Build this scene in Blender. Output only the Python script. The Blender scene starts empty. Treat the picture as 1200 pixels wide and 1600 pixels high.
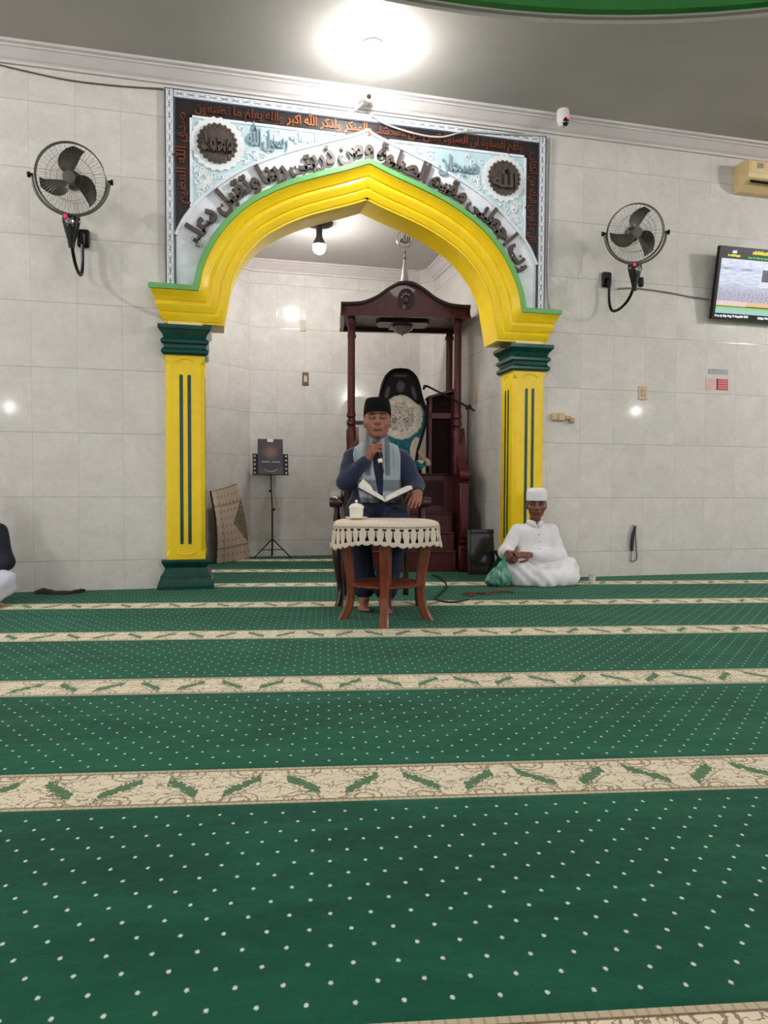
import bpy, bmesh, math, random
import numpy as np
from mathutils import Vector, Matrix
from mathutils.geometry import tessellate_polygon

random.seed(7)
SC = bpy.context.scene
COL = SC.collection
PI = math.pi

# ------------------------------------------------------------------ camera
def set_camera():
    pitch, roll, yaw = 0.0347871646, 0.00462263616, -0.230998298
    f = np.array([-math.sin(yaw) * math.cos(pitch), math.cos(yaw) * math.cos(pitch), -math.sin(pitch)])
    rt = np.array([math.cos(yaw), math.sin(yaw), 0.0])
    up = np.cross(rt, f)
    R = math.cos(roll) * rt + math.sin(roll) * up
    U = math.cos(roll) * up - math.sin(roll) * rt
    cam = bpy.data.cameras.new('camera')
    cam.sensor_fit = 'VERTICAL'
    cam.sensor_height = 36.0
    cam.sensor_width = 27.0
    cam.lens = 36.0 * 1100.0 / 1600.0
    cam.clip_start = 0.05
    o = bpy.data.objects.new('camera', cam)
    m = Matrix(((R[0], U[0], -f[0], 0.0), (R[1], U[1], -f[1], -6.48192959), (R[2], U[2], -f[2], 0.9), (0, 0, 0, 1)))
    o.matrix_world = m
    COL.objects.link(o)
    SC.camera = o
set_camera()

# ------------------------------------------------------------------ light and exposure
SC.view_settings.view_transform = 'Standard'
SC.view_settings.look = 'None'
SC.view_settings.gamma = 1.0
SC.view_settings.use_curve_mapping = False
SC.view_settings.exposure = 0.0
SC.cycles.use_denoising = True
SC.cycles.max_bounces = 8
SC.cycles.diffuse_bounces = 5
SC.cycles.sample_clamp_indirect = 6.0
SC.cycles.caustics_reflective = False
SC.cycles.caustics_refractive = False

w = bpy.data.worlds.new('daylight')
SC.world = w
w.use_nodes = True
w.node_tree.nodes['Background'].inputs[0].default_value = (0.95, 0.97, 1.0, 1)
w.node_tree.nodes['Background'].inputs[1].default_value = 0.75     # daylight through the open back of the hall

MAIN_BULB = 58.0      # watts of the visible ceiling bulb in the hall
ALCOVE_BULB = 95.0     # watts of the bulb in the alcove
UNSEEN_LAMPS = 228.0     # watts of each point light for an unseen ceiling lamp
def unseen_lamp(x, y, z, watt, col=(1.0, 0.975, 0.96), r=0.04):
    l = bpy.data.lights.new('unseen_lamp_light', 'POINT')
    l.energy = watt
    l.color = col
    l.shadow_soft_size = r
    o = bpy.data.objects.new('unseen_lamp_light', l)
    o.location = (x, y, z)
    COL.objects.link(o)
# point lights for unseen ceiling lamps of the hall, placed to hide their reflections
for lx, ly in ((-4.6, -1.8), (9.7, -5.2), (-5.4, -7.0), (9.2, -4.2), (-6.4, -12.5), (5.0, -14.6), (7.4, -12.6)):
    unseen_lamp(lx, ly, 4.32, UNSEEN_LAMPS)
# unseen soft point light high in the dome, without a fixture
unseen_lamp(1.53, -7.7, 5.6, 150.0, r=0.35)
# unseen low lamps placed to give the reflection spots on the wall tiles
unseen_lamp(-3.35, -6.3, 2.2, 12.0, r=0.05)
unseen_lamp(7.6, -5.3, 2.35, 12.0, r=0.05)

# ------------------------------------------------------------------ frame of the carpet rows (turned against the front wall)
QA = 0.1504
QC, QS = math.cos(QA), math.sin(QA)
def QW(e, s, z=0.0):
    return (e * QC + s * QS, -e * QS + s * QC, z)

# ------------------------------------------------------------------ node expressions
def lin(c):
    c = c / 255.0
    return c / 12.92 if c <= 0.04045 else ((c + 0.055) / 1.055) ** 2.4
def rgb(r, g, b):
    return (lin(r), lin(g), lin(b), 1.0)

class X:
    """a value in a shader graph; arithmetic adds Math nodes"""
    def __init__(self, nt, s):
        self.nt, self.s = nt, s
    def op(self, o, *a):
        n = self.nt.nodes.new('ShaderNodeMath')
        n.operation = o
        for i, v in enumerate((self,) + a):
            if isinstance(v, X):
                self.nt.links.new(v.s, n.inputs[i])
            else:
                n.inputs[i].default_value = float(v)
        return X(self.nt, n.outputs[0])
    def __add__(self, b): return self.op('ADD', b)
    def __radd__(self, b): return self.op('ADD', b)
    def __sub__(self, b): return self.op('SUBTRACT', b)
    def __rsub__(self, b): return (self * -1.0) + b
    def __mul__(self, b): return self.op('MULTIPLY', b)
    def __rmul__(self, b): return self.op('MULTIPLY', b)
    def __truediv__(self, b): return self.op('DIVIDE', b)
    def floor(self): return self.op('FLOOR')
    def abs(self): return self.op('ABSOLUTE')
    def sin(self): return self.op('SINE')
    def cos(self): return self.op('COSINE')
    def sqrt(self): return self.op('SQRT')
    def mod2(self): return self.op('FLOORED_MODULO', 2.0)
    def lt(self, b): return self.op('LESS_THAN', b)
    def gt(self, b): return self.op('GREATER_THAN', b)
    def mx(self, b): return self.op('MAXIMUM', b)
    def mn(self, b): return self.op('MINIMUM', b)
    def pw(self, b): return self.op('POWER', b)
    def sm(self, lo, hi):
        n = self.nt.nodes.new('ShaderNodeMapRange')
        n.interpolation_type = 'SMOOTHSTEP'
        self.nt.links.new(self.s, n.inputs[0])
        n.inputs[1].default_value = lo
        n.inputs[2].default_value = hi
        return X(self.nt, n.outputs[0])

def newmat(name):
    m = bpy.data.materials.new(name)
    m.use_nodes = True
    nt = m.node_tree
    return m, nt, nt.nodes['Principled BSDF']
def coords(nt, kind='Object'):
    tc = nt.nodes.new('ShaderNodeTexCoord')
    sp = nt.nodes.new('ShaderNodeSeparateXYZ')
    nt.links.new(tc.outputs[kind], sp.inputs[0])
    return [X(nt, sp.outputs[i]) for i in range(3)], tc.outputs[kind]
def noise(nt, vec, scale, detail=3.0, rough=0.55, dist=0.0):
    n = nt.nodes.new('ShaderNodeTexNoise')
    n.inputs['Scale'].default_value = scale
    n.inputs['Detail'].default_value = detail
    n.inputs['Roughness'].default_value = rough
    n.inputs['Distortion'].default_value = dist
    if vec is not None:
        nt.links.new(vec, n.inputs['Vector'])
    return X(nt, n.outputs['Fac'])
def vec3(nt, x, y, z=0.0):
    n = nt.nodes.new('ShaderNodeCombineXYZ')
    for i, v in enumerate((x, y, z)):
        if isinstance(v, X):
            nt.links.new(v.s, n.inputs[i])
        else:
            n.inputs[i].default_value = v
    return n.outputs[0]
def mix(nt, f, a, b):
    n = nt.nodes.new('ShaderNodeMix')
    n.data_type = 'RGBA'
    if isinstance(f, X):
        nt.links.new(f.s, n.inputs[0])
    else:
        n.inputs[0].default_value = f
    for i, v in ((6, a), (7, b)):
        if isinstance(v, tuple):
            n.inputs[i].default_value = v
        else:
            nt.links.new(v, n.inputs[i])
    return n.outputs[2]
def bump(nt, bs, h, strength=0.3, dist=0.01):
    n = nt.nodes.new('ShaderNodeBump')
    n.inputs['Strength'].default_value = strength
    n.inputs['Distance'].default_value = dist
    nt.links.new(h.s, n.inputs['Height'])
    nt.links.new(n.outputs[0], bs.inputs['Normal'])

_cache = {}
def mat(name, c, rough=0.5, metal=0.0, var=0.12, scale=14.0, bmp=0.0, c2=None, spec=0.5, stretch=None, coat=0.0, sheen=0.0):
    if name in _cache:
        return _cache[name]
    m, nt, bs = newmat(name)
    (x, y, z), v = coords(nt)
    if stretch:
        v = vec3(nt, x * stretch[0], y * stretch[1], z * stretch[2])
    n = noise(nt, v, scale)
    a = rgb(*c)
    if c2 is None:
        lo = tuple(k * (1 - var) for k in a[:3]) + (1.0,)
        hi = tuple(min(1.0, k * (1 + var)) for k in a[:3]) + (1.0,)
    else:
        lo, hi = a, rgb(*c2)
    nt.links.new(mix(nt, n.sm(0.3, 0.7), lo, hi), bs.inputs['Base Color'])
    bs.inputs['Roughness'].default_value = rough
    bs.inputs['Metallic'].default_value = metal
    bs.inputs['Specular IOR Level'].default_value = spec
    bs.inputs['Coat Weight'].default_value = coat
    bs.inputs['Sheen Weight'].default_value = sheen
    if bmp:
        bump(nt, bs, n, bmp)
    _cache[name] = m
    return m
def glow(name, c, strength):
    m, nt, bs = newmat(name)
    bs.inputs['Base Color'].default_value = c
    bs.inputs['Emission Color'].default_value = c
    bs.inputs['Emission Strength'].default_value = strength
    return m

# ------------------------------------------------------------------ mesh builder
def basis(d):
    d = Vector(d).normalized()
    u = d.orthogonal().normalized()
    return u, d.cross(u)

class MB:
    def __init__(self):
        self.v, self.f, self.m, self.uv = [], [], [], {}
        self.mi = 0
    def add(self, vs, fs):
        o = len(self.v)
        self.v += [tuple(p) for p in vs]
        for f in fs:
            self.f.append(tuple(i + o for i in f))
            self.m.append(self.mi)
        return self
    def box(self, c, s, rz=0.0, M=None, bevel=0.0):
        hx, hy, hz = s[0] / 2, s[1] / 2, s[2] / 2
        T = M if M is not None else Matrix.Rotation(rz, 3, 'Z')
        c = Vector(c)
        if bevel:
            b = min(bevel, hx * .99, hy * .99, hz * .99)
            pts = []
            idx = {}
            for i, (sx, sy, sz) in enumerate([(a, b2, c2) for a in (-1, 1) for b2 in (-1, 1) for c2 in (-1, 1)]):
                for ax in range(3):
                    h = [hx - b, hy - b, hz - b]
                    h[ax] += b
                    idx[(sx, sy, sz, ax)] = len(pts)
                    pts.append(c + T @ Vector((sx * h[0], sy * h[1], sz * h[2])))
            fs = []
            for sx in (-1, 1):
                k = [(sx, a, d, 0) for a, d in ((-1, -1), (1, -1), (1, 1), (-1, 1))]
                fs.append([idx[t] for t in (k if sx > 0 else k[::-1])])
            for sy in (-1, 1):
                k = [(a, sy, d, 1) for a, d in ((-1, -1), (-1, 1), (1, 1), (1, -1))]
                fs.append([idx[t] for t in (k if sy > 0 else k[::-1])])
            for sz in (-1, 1):
                k = [(a, d, sz, 2) for a, d in ((-1, -1), (1, -1), (1, 1), (-1, 1))]
                fs.append([idx[t] for t in (k if sz > 0 else k[::-1])])
            for a in (-1, 1):
                for d in (-1, 1):
                    fs.append([idx[(a, d, -1, 0)], idx[(a, d, 1, 0)], idx[(a, d, 1, 1)], idx[(a, d, -1, 1)]])
                    fs.append([idx[(a, -1, d, 0)], idx[(a, 1, d, 0)], idx[(a, 1, d, 2)], idx[(a, -1, d, 2)]])
                    fs.append([idx[(-1, a, d, 1)], idx[(1, a, d, 1)], idx[(1, a, d, 2)], idx[(-1, a, d, 2)]])
            for a in (-1, 1):
                for d in (-1, 1):
                    for g in (-1, 1):
                        fs.append([idx[(a, d, g, 0)], idx[(a, d, g, 1)], idx[(a, d, g, 2)]])
            return self.add(pts, fs)
        pts = [c + T @ Vector((a * hx, b * hy, d * hz)) for a in (-1, 1) for b in (-1, 1) for d in (-1, 1)]
        return self.add(pts, [(0, 1, 3, 2), (4, 6, 7, 5), (0, 4, 5, 1), (2, 3, 7, 6), (0, 2, 6, 4), (1, 5, 7, 3)])
    def tube(self, pts, r, n=8, closed=False, caps=True, flat=None):
        pts = [Vector(p) for p in pts]
        N = len(pts)
        rs = r if isinstance(r, (list, tuple)) else [r] * N
        u = None
        vs, fs = [], []
        for i, p in enumerate(pts):
            if closed:
                d = pts[(i + 1) % N] - pts[i - 1]
            else:
                d = pts[min(i + 1, N - 1)] - pts[max(i - 1, 0)]
            d.normalize()
            if u is None:
                u, w_ = basis(d)
            else:
                u = (u - d * u.dot(d)).normalized()
                w_ = d.cross(u)
            for k in range(n):
                a = 2 * PI * k / n
                vs.append(p + (u * math.cos(a) + w_ * math.sin(a)) * rs[i])
        for i in range(N if closed else N - 1):
            j = (i + 1) % N
            for k in range(n):
                l = (k + 1) % n
                fs.append((i * n + k, i * n + l, j * n + l, j * n + k))
        if caps and not closed:
            fs.append(tuple(range(n))[::-1])
            fs.append(tuple((N - 1) * n + k for k in range(n)))
        return self.add(vs, fs)
    def lathe(self, prof, c=(0, 0, 0), n=24, axis=(0, 0, 1), sx=1.0, sy=1.0, M=None):
        c = Vector(c)
        if M is None:
            M = Vector((0, 0, 1)).rotation_difference(Vector(axis)).to_matrix()
        vs, fs = [], []
        for (r, h) in prof:
            for k in range(n):
                a = 2 * PI * k / n
                vs.append(c + M @ Vector((r * math.cos(a) * sx, r * math.sin(a) * sy, h)))
        P = len(prof)
        for i in range(P - 1):
            for k in range(n):
                l = (k + 1) % n
                fs.append((i * n + k, i * n + l, (i + 1) * n + l, (i + 1) * n + k))
        if prof[0][0] > 1e-6:
            fs.append(tuple(range(n))[::-1])
        if prof[-1][0] > 1e-6:
            fs.append(tuple((P - 1) * n + k for k in range(n)))
        return self.add(vs, fs)
    def sphere(self, c, r, n=16, M=None):
        r = r if isinstance(r, (tuple, list)) else (r, r, r)
        prof = [(math.sin(PI * i / (n // 2)), -math.cos(PI * i / (n // 2))) for i in range(n // 2 + 1)]
        S = Matrix.Diagonal((r[0], r[1], r[2]))
        return self.lathe(prof, c, n, M=(M @ S if M is not None else S))
    def prism(self, poly, a, b, plane='xz', M=None, off=(0, 0, 0)):
        """extrude a 2-D outline; plane xz goes from y=a to y=b, xy from z=a to z=b, yz from x=a to x=b"""
        def p3(p, d):
            q = {'xz': (p[0], d, p[1]), 'xy': (p[0], p[1], d), 'yz': (d, p[0], p[1])}[plane]
            q = Vector(q)
            if M is not None:
                q = M @ q
            return q + Vector(off)
        n = len(poly)
        vs = [p3(p, a) for p in poly] + [p3(p, b) for p in poly]
        tris = tessellate_polygon([[Vector((p[0], p[1], 0)) for p in poly]])
        fs = [tuple(t) for t in tris] + [tuple(i + n for i in t)[::-1] for t in tris]
        fs += [(i, (i + 1) % n, (i + 1) % n + n, i + n) for i in range(n)]
        return self.add(vs, fs)
    def grid(self, rows, closed_u=False):
        """rows: list of equally long point lists"""
        R, C = len(rows), len(rows[0])
        vs = [p for r in rows for p in r]
        fs = []
        for i in range(R - 1):
            for j in range(C if closed_u else C - 1):
                k = (j + 1) % C
                fs.append((i * C + j, i * C + k, (i + 1) * C + k, (i + 1) * C + j))
        return self.add(vs, fs)
    def sweep(self, path, prof, closed=False):
        """path: list of (point, right vector, up vector); prof: list of (a, b)"""
        rows = [[Vector(p) + Vector(u) * a + Vector(v) * b for a, b in prof] for p, u, v in path]
        return self.grid(rows)
    def build(self, name, mats, parent=None, smooth=False, uvf=None, loc=None, fix=True):
        me = bpy.data.meshes.new(name)
        me.from_pydata([tuple(p) for p in self.v], [], self.f)
        for m in (mats if isinstance(mats, (list, tuple)) else [mats]):
            me.materials.append(m)
        me.polygons.foreach_set('material_index', self.m)
        if fix:
            bm = bmesh.new()
            bm.from_mesh(me)
            bmesh.ops.recalc_face_normals(bm, faces=bm.faces)
            bm.to_mesh(me)
            bm.free()
        if uvf:
            ul = me.uv_layers.new(name='UVMap')
            for p in me.polygons:
                for li in p.loop_indices:
                    ul.data[li].uv = uvf(me.vertices[me.loops[li].vertex_index].co, p)
        if smooth:
            me.polygons.foreach_set('use_smooth', [True] * len(me.polygons))
            if smooth != 'all':
                try:
                    me.set_sharp_from_angle(angle=math.radians(38))
                except Exception:
                    pass
        me.update()
        o = bpy.data.objects.new(name, me)
        COL.objects.link(o)
        if parent is not None:
            o.parent = parent
        if loc is not None:
            o.location = loc
        return o

def tag(o, label, cat, group=None, kind=None):
    if label: o['label'] = label
    if cat: o['category'] = cat
    if group: o['group'] = group
    if kind: o['kind'] = kind
    return o
def thing(name, label, cat, loc=(0, 0, 0), rz=0.0, group=None):
    o = bpy.data.objects.new(name, None)
    o.empty_display_size = 0.1
    COL.objects.link(o)
    o.location = loc
    o.rotation_euler = (0, 0, rz)
    return tag(o, label, cat, group)
def qthing(name, label, cat, e, s, z=0.0, turn=0.0, group=None):
    return thing(name, label, cat, QW(e, s, z), -QA + turn, group)
def structure(o):
    o['kind'] = 'structure'
    return o

def smooth_curve(pts, n=8):
    """Catmull-Rom through 2-D or 3-D points"""
    P = [np.array(p, float) for p in pts]
    P = [2 * P[0] - P[1]] + P + [2 * P[-1] - P[-2]]
    out = []
    for i in range(1, len(P) - 2):
        for k in range(n):
            t = k / n
            a, b, c, d = P[i - 1], P[i], P[i + 1], P[i + 2]
            out.append(0.5 * (2 * b + (c - a) * t + (2 * a - 5 * b + 4 * c - d) * t * t + (3 * b - a - 3 * c + d) * t ** 3))
    out.append(P[-2])
    return [tuple(float(x) for x in p) for p in out]
# ------------------------------------------------------------------ materials of the room
def tile_material(name, u0, du, v0, dv, c1, c2):
    m, nt, bs = newmat(name)
    (u, v, _), uvv = coords(nt, 'UV')
    tu, tv = (u - u0) / du, (v - v0) / dv
    fu, fv = (tu - (tu + 0.5).floor()).abs() * du, (tv - (tv + 0.5).floor()).abs() * dv
    grout = ((1.0 - fu.sm(0.001, 0.0036)) * 0.42).mx(1.0 - fv.sm(0.001, 0.0042))
    cell = vec3(nt, tu.floor(), tv.floor(), 3.7)
    wn = nt.nodes.new('ShaderNodeTexWhiteNoise')
    nt.links.new(cell, wn.inputs['Vector'])
    per = X(nt, wn.outputs['Value'])
    vv = vec3(nt, u + per * 7.0, v + per * 3.0, per * 5.0)
    n1 = noise(nt, vv, 3.2, 6.0, 0.6, 0.8)
    n2 = noise(nt, vv, 11.0, 5.0, 0.65, 1.6)
    f = (n1.sm(0.3, 0.72) * 0.65 + n2.sm(0.35, 0.7) * 0.35)
    base = mix(nt, f, rgb(*c1), rgb(*c2))
    tint = mix(nt, per * 0.22, base, rgb(206, 202, 190))
    col = mix(nt, grout * 0.55, tint, rgb(120, 118, 110))
    nt.links.new(col, bs.inputs['Base Color'])
    bs.inputs['Roughness'].default_value = 0.09
    bs.inputs['Specular IOR Level'].default_value = 0.42
    bump(nt, bs, (1.0 - grout) * 0.6 + n1 * 0.08 + per * 0.05, 0.12, 0.004)
    return m
M_TILE = tile_material('wall_tile', -0.803, 0.3627, 0.257, 0.5487, (210, 207, 203), (230, 226, 222))
M_TILE2 = tile_material('alcove_tile', 0.386, 0.357, 2.405, 0.5487, (203, 200, 197), (224, 221, 218))
M_CEIL = mat('ceiling_plaster', (176, 172, 168), 0.55, var=0.04, scale=1.4)
M_CEIL2 = mat('alcove_ceiling_plaster', (182, 178, 174), 0.6, var=0.04, scale=1.4)
M_CORN = mat('white_cornice_plaster', (212, 206, 206), 0.5, var=0.03, scale=5)
M_DGREEN = mat('deep_green_gloss_paint', (8, 66, 58), 0.22, var=0.15, scale=9, coat=0.3)
M_LGREEN = mat('light_green_paint', (112, 178, 104), 0.4, var=0.06, scale=8)
M_YELLOW = mat('yellow_gloss_paint', (255, 215, 26), 0.3, var=0.05, scale=6, coat=0.15)
M_CREAM = mat('cream_paint', (240, 226, 160), 0.4, var=0.05)
M_WHITEBLUE = mat('pale_blue_white_paint', (234, 239, 246), 0.5, var=0.06, scale=9)
M_LBLUE = mat('light_blue_paint', (196, 222, 232), 0.5, var=0.08, scale=9)
M_BLACKBAND = mat('black_brown_paint', (34, 26, 27), 0.45, var=0.25, scale=20)
M_COPPER = mat('bright_copper', (178, 98, 58), 0.4, metal=0.2, var=0.2, scale=14)
M_COPPER_DK = mat('dark_copper', (116, 62, 44), 0.4, metal=0.25, var=0.25, scale=14)
M_LETTER = mat('dark_brown_letter_paint', (82, 70, 65), 0.45, var=0.2, scale=16)
M_RELIEF_W = mat('white_relief_paint', (238, 242, 244), 0.5, var=0.03)
M_RELIEF_B = mat('grey_blue_relief_paint', (138, 162, 170), 0.5, var=0.1)
M_NAVYLINE = mat('navy_line_paint', (52, 62, 84), 0.5, var=0.1)
M_DOMEGREEN = mat('dome_green_gloss_paint', (16, 104, 30), 0.25, var=0.1, scale=3, coat=0.3)
M_DOMEGREY = mat('dome_grey_plaster', (150, 147, 140), 0.55, var=0.04)

def carpet_material():
    m, nt, bs = newmat('green_prayer_carpet')
    (x, y, z), v = coords(nt)
    e = x * QC - y * QS
    s = x * QS + y * QC
    P = 1.1
    r = (s + 4.288) / P
    t = (r - (r + 0.5).floor()) * P                     # distance from the middle of the nearest border stripe
    at = t.abs()
    fine = noise(nt, v, 260.0, 2.0)
    mid = noise(nt, v, 26.0, 4.0)
    big = noise(nt, vec3(nt, e * 1.0, s * 3.2), 1.7, 4.0, 0.6, 0.6)
    # pile
    lay = ((t + 0.55) / P)                              # 0 just beyond a stripe .. 1
    g = big.sm(0.32, 0.7) * 0.6 + mid.sm(0.3, 0.7) * 0.25 + fine * 0.15
    green = mix(nt, g, rgb(5, 47, 35), rgb(23, 83, 63))
    half = (t * -1.0).sm(0.12, 0.5) * (1.0 - 0.0)
    green = mix(nt, (1.0 - t.sm(0.16, 0.5)) * t.gt(0.0) * 0.34, green, rgb(22, 92, 68))
    # white dots, every other row set over by half a step
    dv, du = 0.0523, 0.0857
    rr = (s + 5.209) / dv
    row = (rr + 0.5).floor()
    yy = (rr - row) * dv
    uu = (e - 0.508) / du + row.mod2() * 0.5
    xx = (uu - (uu + 0.5).floor()) * du
    wob = (fine - 0.5) * 0.005
    dist = (xx * xx + (yy * 0.8) * (yy * 0.8)).sqrt() + wob
    dot = (1.0 - dist.sm(0.0026, 0.0058)) * at.gt(0.148)
    col = mix(nt, dot, green, rgb(214, 222, 206))
    # border stripe
    nv = noise(nt, vec3(nt, e, s), 42.0, 3.0, 0.6)
    nz = (nv - 0.5) * 0.06 + (noise(nt, vec3(nt, e, s), 95.0, 1.0) - 0.5) * 0.06
    ph = e * (2 * PI / 0.36)
    wv = ph.sin() * 0.062
    leaf_w = 0.026 * 1.0
    leaf = ((t - wv + nz).abs().lt(0.027)) * (ph.cos() + nz * 5.0).abs().gt(0.62)
    kx_ = e / 0.18
    ex = (kx_ - (kx_ + 0.5).floor()) * 0.18
    dy_ = at - 0.098
    da = (ex * ex + dy_ * dy_ * 1.4).sqrt() + nz * 0.22
    vine = ((da - 0.028).abs().lt(0.0038)).mx((da - 0.052).abs().lt(0.003))
    cn = noise(nt, vec3(nt, e * 0.8, s), 24.0, 2.0, 0.5)
    vine2 = ((cn - 0.5).abs().lt(0.012)).mx(((t - wv + nz * 0.6).abs() - 0.046).abs().lt(0.0032))
    cur = (nv.lt(0.40)) * (at.gt(0.045)) * (noise(nt, vec3(nt, e, s), 90.0).gt(0.5))
    cream = mix(nt, mid * 0.5 + fine * 0.5, rgb(218, 200, 174), rgb(250, 236, 212))
    brown = rgb(116, 82, 62)
    inner = mix(nt, (vine.mx(vine2) * 0.75).mx(cur * 0.6), cream, brown)
    inner = mix(nt, leaf * 0.92, inner, rgb(58, 100, 62))
    edge = (at.gt(0.107)) * (at.lt(0.113))
    outer = at.gt(0.113)
    tick = ((e * (2 * PI / 0.022)).sin().gt(0.75)) * outer
    band = mix(nt, outer, inner, mix(nt, tick * 0.35, rgb(196, 180, 152), brown))
    band = mix(nt, edge * 0.9, band, brown)
    col = mix(nt, at.lt(0.1285), col, band)
    nt.links.new(col, bs.inputs['Base Color'])
    bs.inputs['Roughness'].default_value = 0.95
    bs.inputs['Specular IOR Level'].default_value = 0.06
    bs.inputs['Sheen Weight'].default_value = 0.22
    bs.inputs['Sheen Tint'].default_value = (0.35, 0.75, 0.55, 1)
    bs.inputs['Sheen Roughness'].default_value = 0.5
    bump(nt, bs, fine * 0.4 + mid * 0.5 + at.sm(0.12, 0.15) * 0.6, 0.5, 0.006)
    return m
M_CARPET = carpet_material()

# ------------------------------------------------------------------ the room
ZC = 4.505
CX, HALF = 1.345, 1.555
X0, X1, Y0 = -7.0, 10.5, -15.5
# green outer edge of the arch, right half: (distance from the middle, height)
ARCH_OUT = [(0, 3.885), (0.1, 3.848), (0.25, 3.79), (0.47, 3.715), (0.69, 3.632), (0.91, 3.523), (1.13, 3.375),
            (1.32, 3.175), (1.445, 2.975), (1.52, 2.79), (1.55, 2.64)]
AO = smooth_curve(ARCH_OUT, 6)
def arch_z(t, curve):
    for (a, za), (b, zb) in zip(curve, curve[1:]):
        if a <= t <= b:
            return za + (zb - za) * (t - a) / max(b - a, 1e-9)
    return curve[-1][1]

floor = MB()
floor.box(((X0 + X1) / 2, (Y0 + 3.2) / 2, -0.1), (X1 - X0, 3.2 - Y0, 0.2))
structure(floor.build('floor', M_CARPET))

# ceiling with the round dome opening
DX, DY, DR = 1.53, -7.73, 6.463
c = MB()
N = 128
rect = []
for k in range(N):
    a = 2 * PI * k / N
    dx, dy = math.cos(a), math.sin(a)
    ts = []
    if dx > 1e-9: ts.append((X1 - DX) / dx)
    if dx < -1e-9: ts.append((X0 - DX) / dx)
    if dy > 1e-9: ts.append((0.0 - DY) / dy)
    if dy < -1e-9: ts.append((Y0 - DY) / dy)
    tt = min(ts)
    rect.append((DX + dx * tt, DY + dy * tt))
for zz in (ZC, ZC + 0.1):
    inner = [(DX + DR * math.cos(2 * PI * k / N), DY + DR * math.sin(2 * PI * k / N), zz) for k in range(N)]
    outer = [(p[0], p[1], zz) for p in rect]
    c.grid([inner, outer], True)
for cx_, cy_, sa in ((X0, 0, 1), (X1, 0, 1), (X0, Y0, 1), (X1, Y0, 1)):      # the four corners the fan of quads leaves open
    ks = sorted(range(N), key=lambda k: (rect[k][0] - cx_) ** 2 + (rect[k][1] - cy_) ** 2)[:2]
    c.add([(rect[ks[0]][0], rect[ks[0]][1], ZC), (rect[ks[1]][0], rect[ks[1]][1], ZC), (cx_, cy_, ZC)], [(0, 1, 2)])
structure(c.build('ceiling', M_CEIL, fix=False))
def ring(prof, name, m, n=128):
    b = MB()
    rows = [[(DX + (DR + a) * math.cos(2 * PI * k / n), DY + (DR + a) * math.sin(2 * PI * k / n), z) for k in range(n)] for a, z in prof]
    b.grid(rows, True)
    return structure(b.build(name, m, smooth=True))
ring([(0.0, ZC), (0.0, ZC + 0.03), (-0.03, ZC + 0.035), (-0.03, ZC + 0.05)], 'trim_1', M_DOMEGREY)
ring([(-0.03, ZC + 0.05), (-0.07, ZC + 0.065), (-0.07, ZC + 0.16), (-0.03, ZC + 0.17), (-0.03, ZC + 0.19), (-0.06, ZC + 0.2), (-0.06, ZC + 0.25),
      (-0.02, ZC + 0.26), (-0.02, ZC + 0.36), (0.0, ZC + 0.38)], 'trim_2', M_DOMEGREEN)
ring([(0.0, ZC + 0.38), (0.0, ZC + 0.9), (-0.4, ZC + 1.5), (-1.6, ZC + 2.3), (-3.4, ZC + 2.9), (-DR + 0.02, ZC + 3.1)], 'ceiling_dome', M_CORN, 64)

# front wall with the arched opening
OPL, OPR = -0.12, 2.815
wf = MB()
TH = 0.30
def uvquad(mb, pts):
    mb.add(pts, [(0, 1, 2, 3)])
xs = [OPL + (OPR - OPL) * i / 48 for i in range(49)]
def wall_face(y):
    uvquad(wf, [(X0, y, 0), (OPL, y, 0), (OPL, y, ZC), (X0, y, ZC)])
    uvquad(wf, [(OPR, y, 0), (X1, y, 0), (X1, y, ZC), (OPR, y, ZC)])
    for a, b in zip(xs, xs[1:]):
        za, zb = arch_z(abs(a - CX), AO) - 0.1, arch_z(abs(b - CX), AO) - 0.1
        uvquad(wf, [(a, y, za), (b, y, zb), (b, y, ZC), (a, y, ZC)])
wall_face(0.0)
wall_face(TH)
uvquad(wf, [(OPL, 0, 0), (OPL, TH, 0), (OPL, TH, 2.6), (OPL, 0, 2.6)])
uvquad(wf, [(OPR, 0, 0), (OPR, TH, 0), (OPR, TH, 2.6), (OPR, 0, 2.6)])
structure(wf.build('wall_front', M_TILE, uvf=lambda co, p: (co.x + co.y, co.z), fix=False))

# alcove walls
AZ = 3.78
apts = [(OPL, TH), (OPL, 2.23), (0.40, 2.75), (2.66, 2.75), (OPR, 2.60), (OPR, TH)]
def alcove_wall(name, i0, i1):
    b = MB()
    lens = [0.0]
    for p, q in zip(apts, apts[1:]):
        lens.append(lens[-1] + math.hypot(q[0] - p[0], q[1] - p[1]))
    uvs = {}
    shift = 0.386 - lens[2] + 0.014
    for i in range(i0, i1):
        p, q = apts[i], apts[i + 1]
        b.add([(p[0], p[1], 0), (q[0], q[1], 0), (q[0], q[1], AZ), (p[0], p[1], AZ)], [(0, 1, 2, 3)])
        fi = len(b.f) - 1
        uvs[fi] = (p, lens[i])
    def uvf(co, poly):
        p, l0 = uvs[poly.index]
        return (l0 + math.hypot(co.x - p[0], co.y - p[1]) + shift, co.z)
    return structure(b.build(name, M_TILE2, uvf=uvf, fix=False))
alcove_wall('wall_alcove_left', 0, 2)
alcove_wall('wall_alcove_back', 2, 3)
alcove_wall('wall_alcove_right', 3, 5)
b = MB()
b.add([(p[0], p[1], AZ) for p in apts], [tuple(range(len(apts)))])
structure(b.build('ceiling_alcove', M_CEIL2, fix=False))

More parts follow.
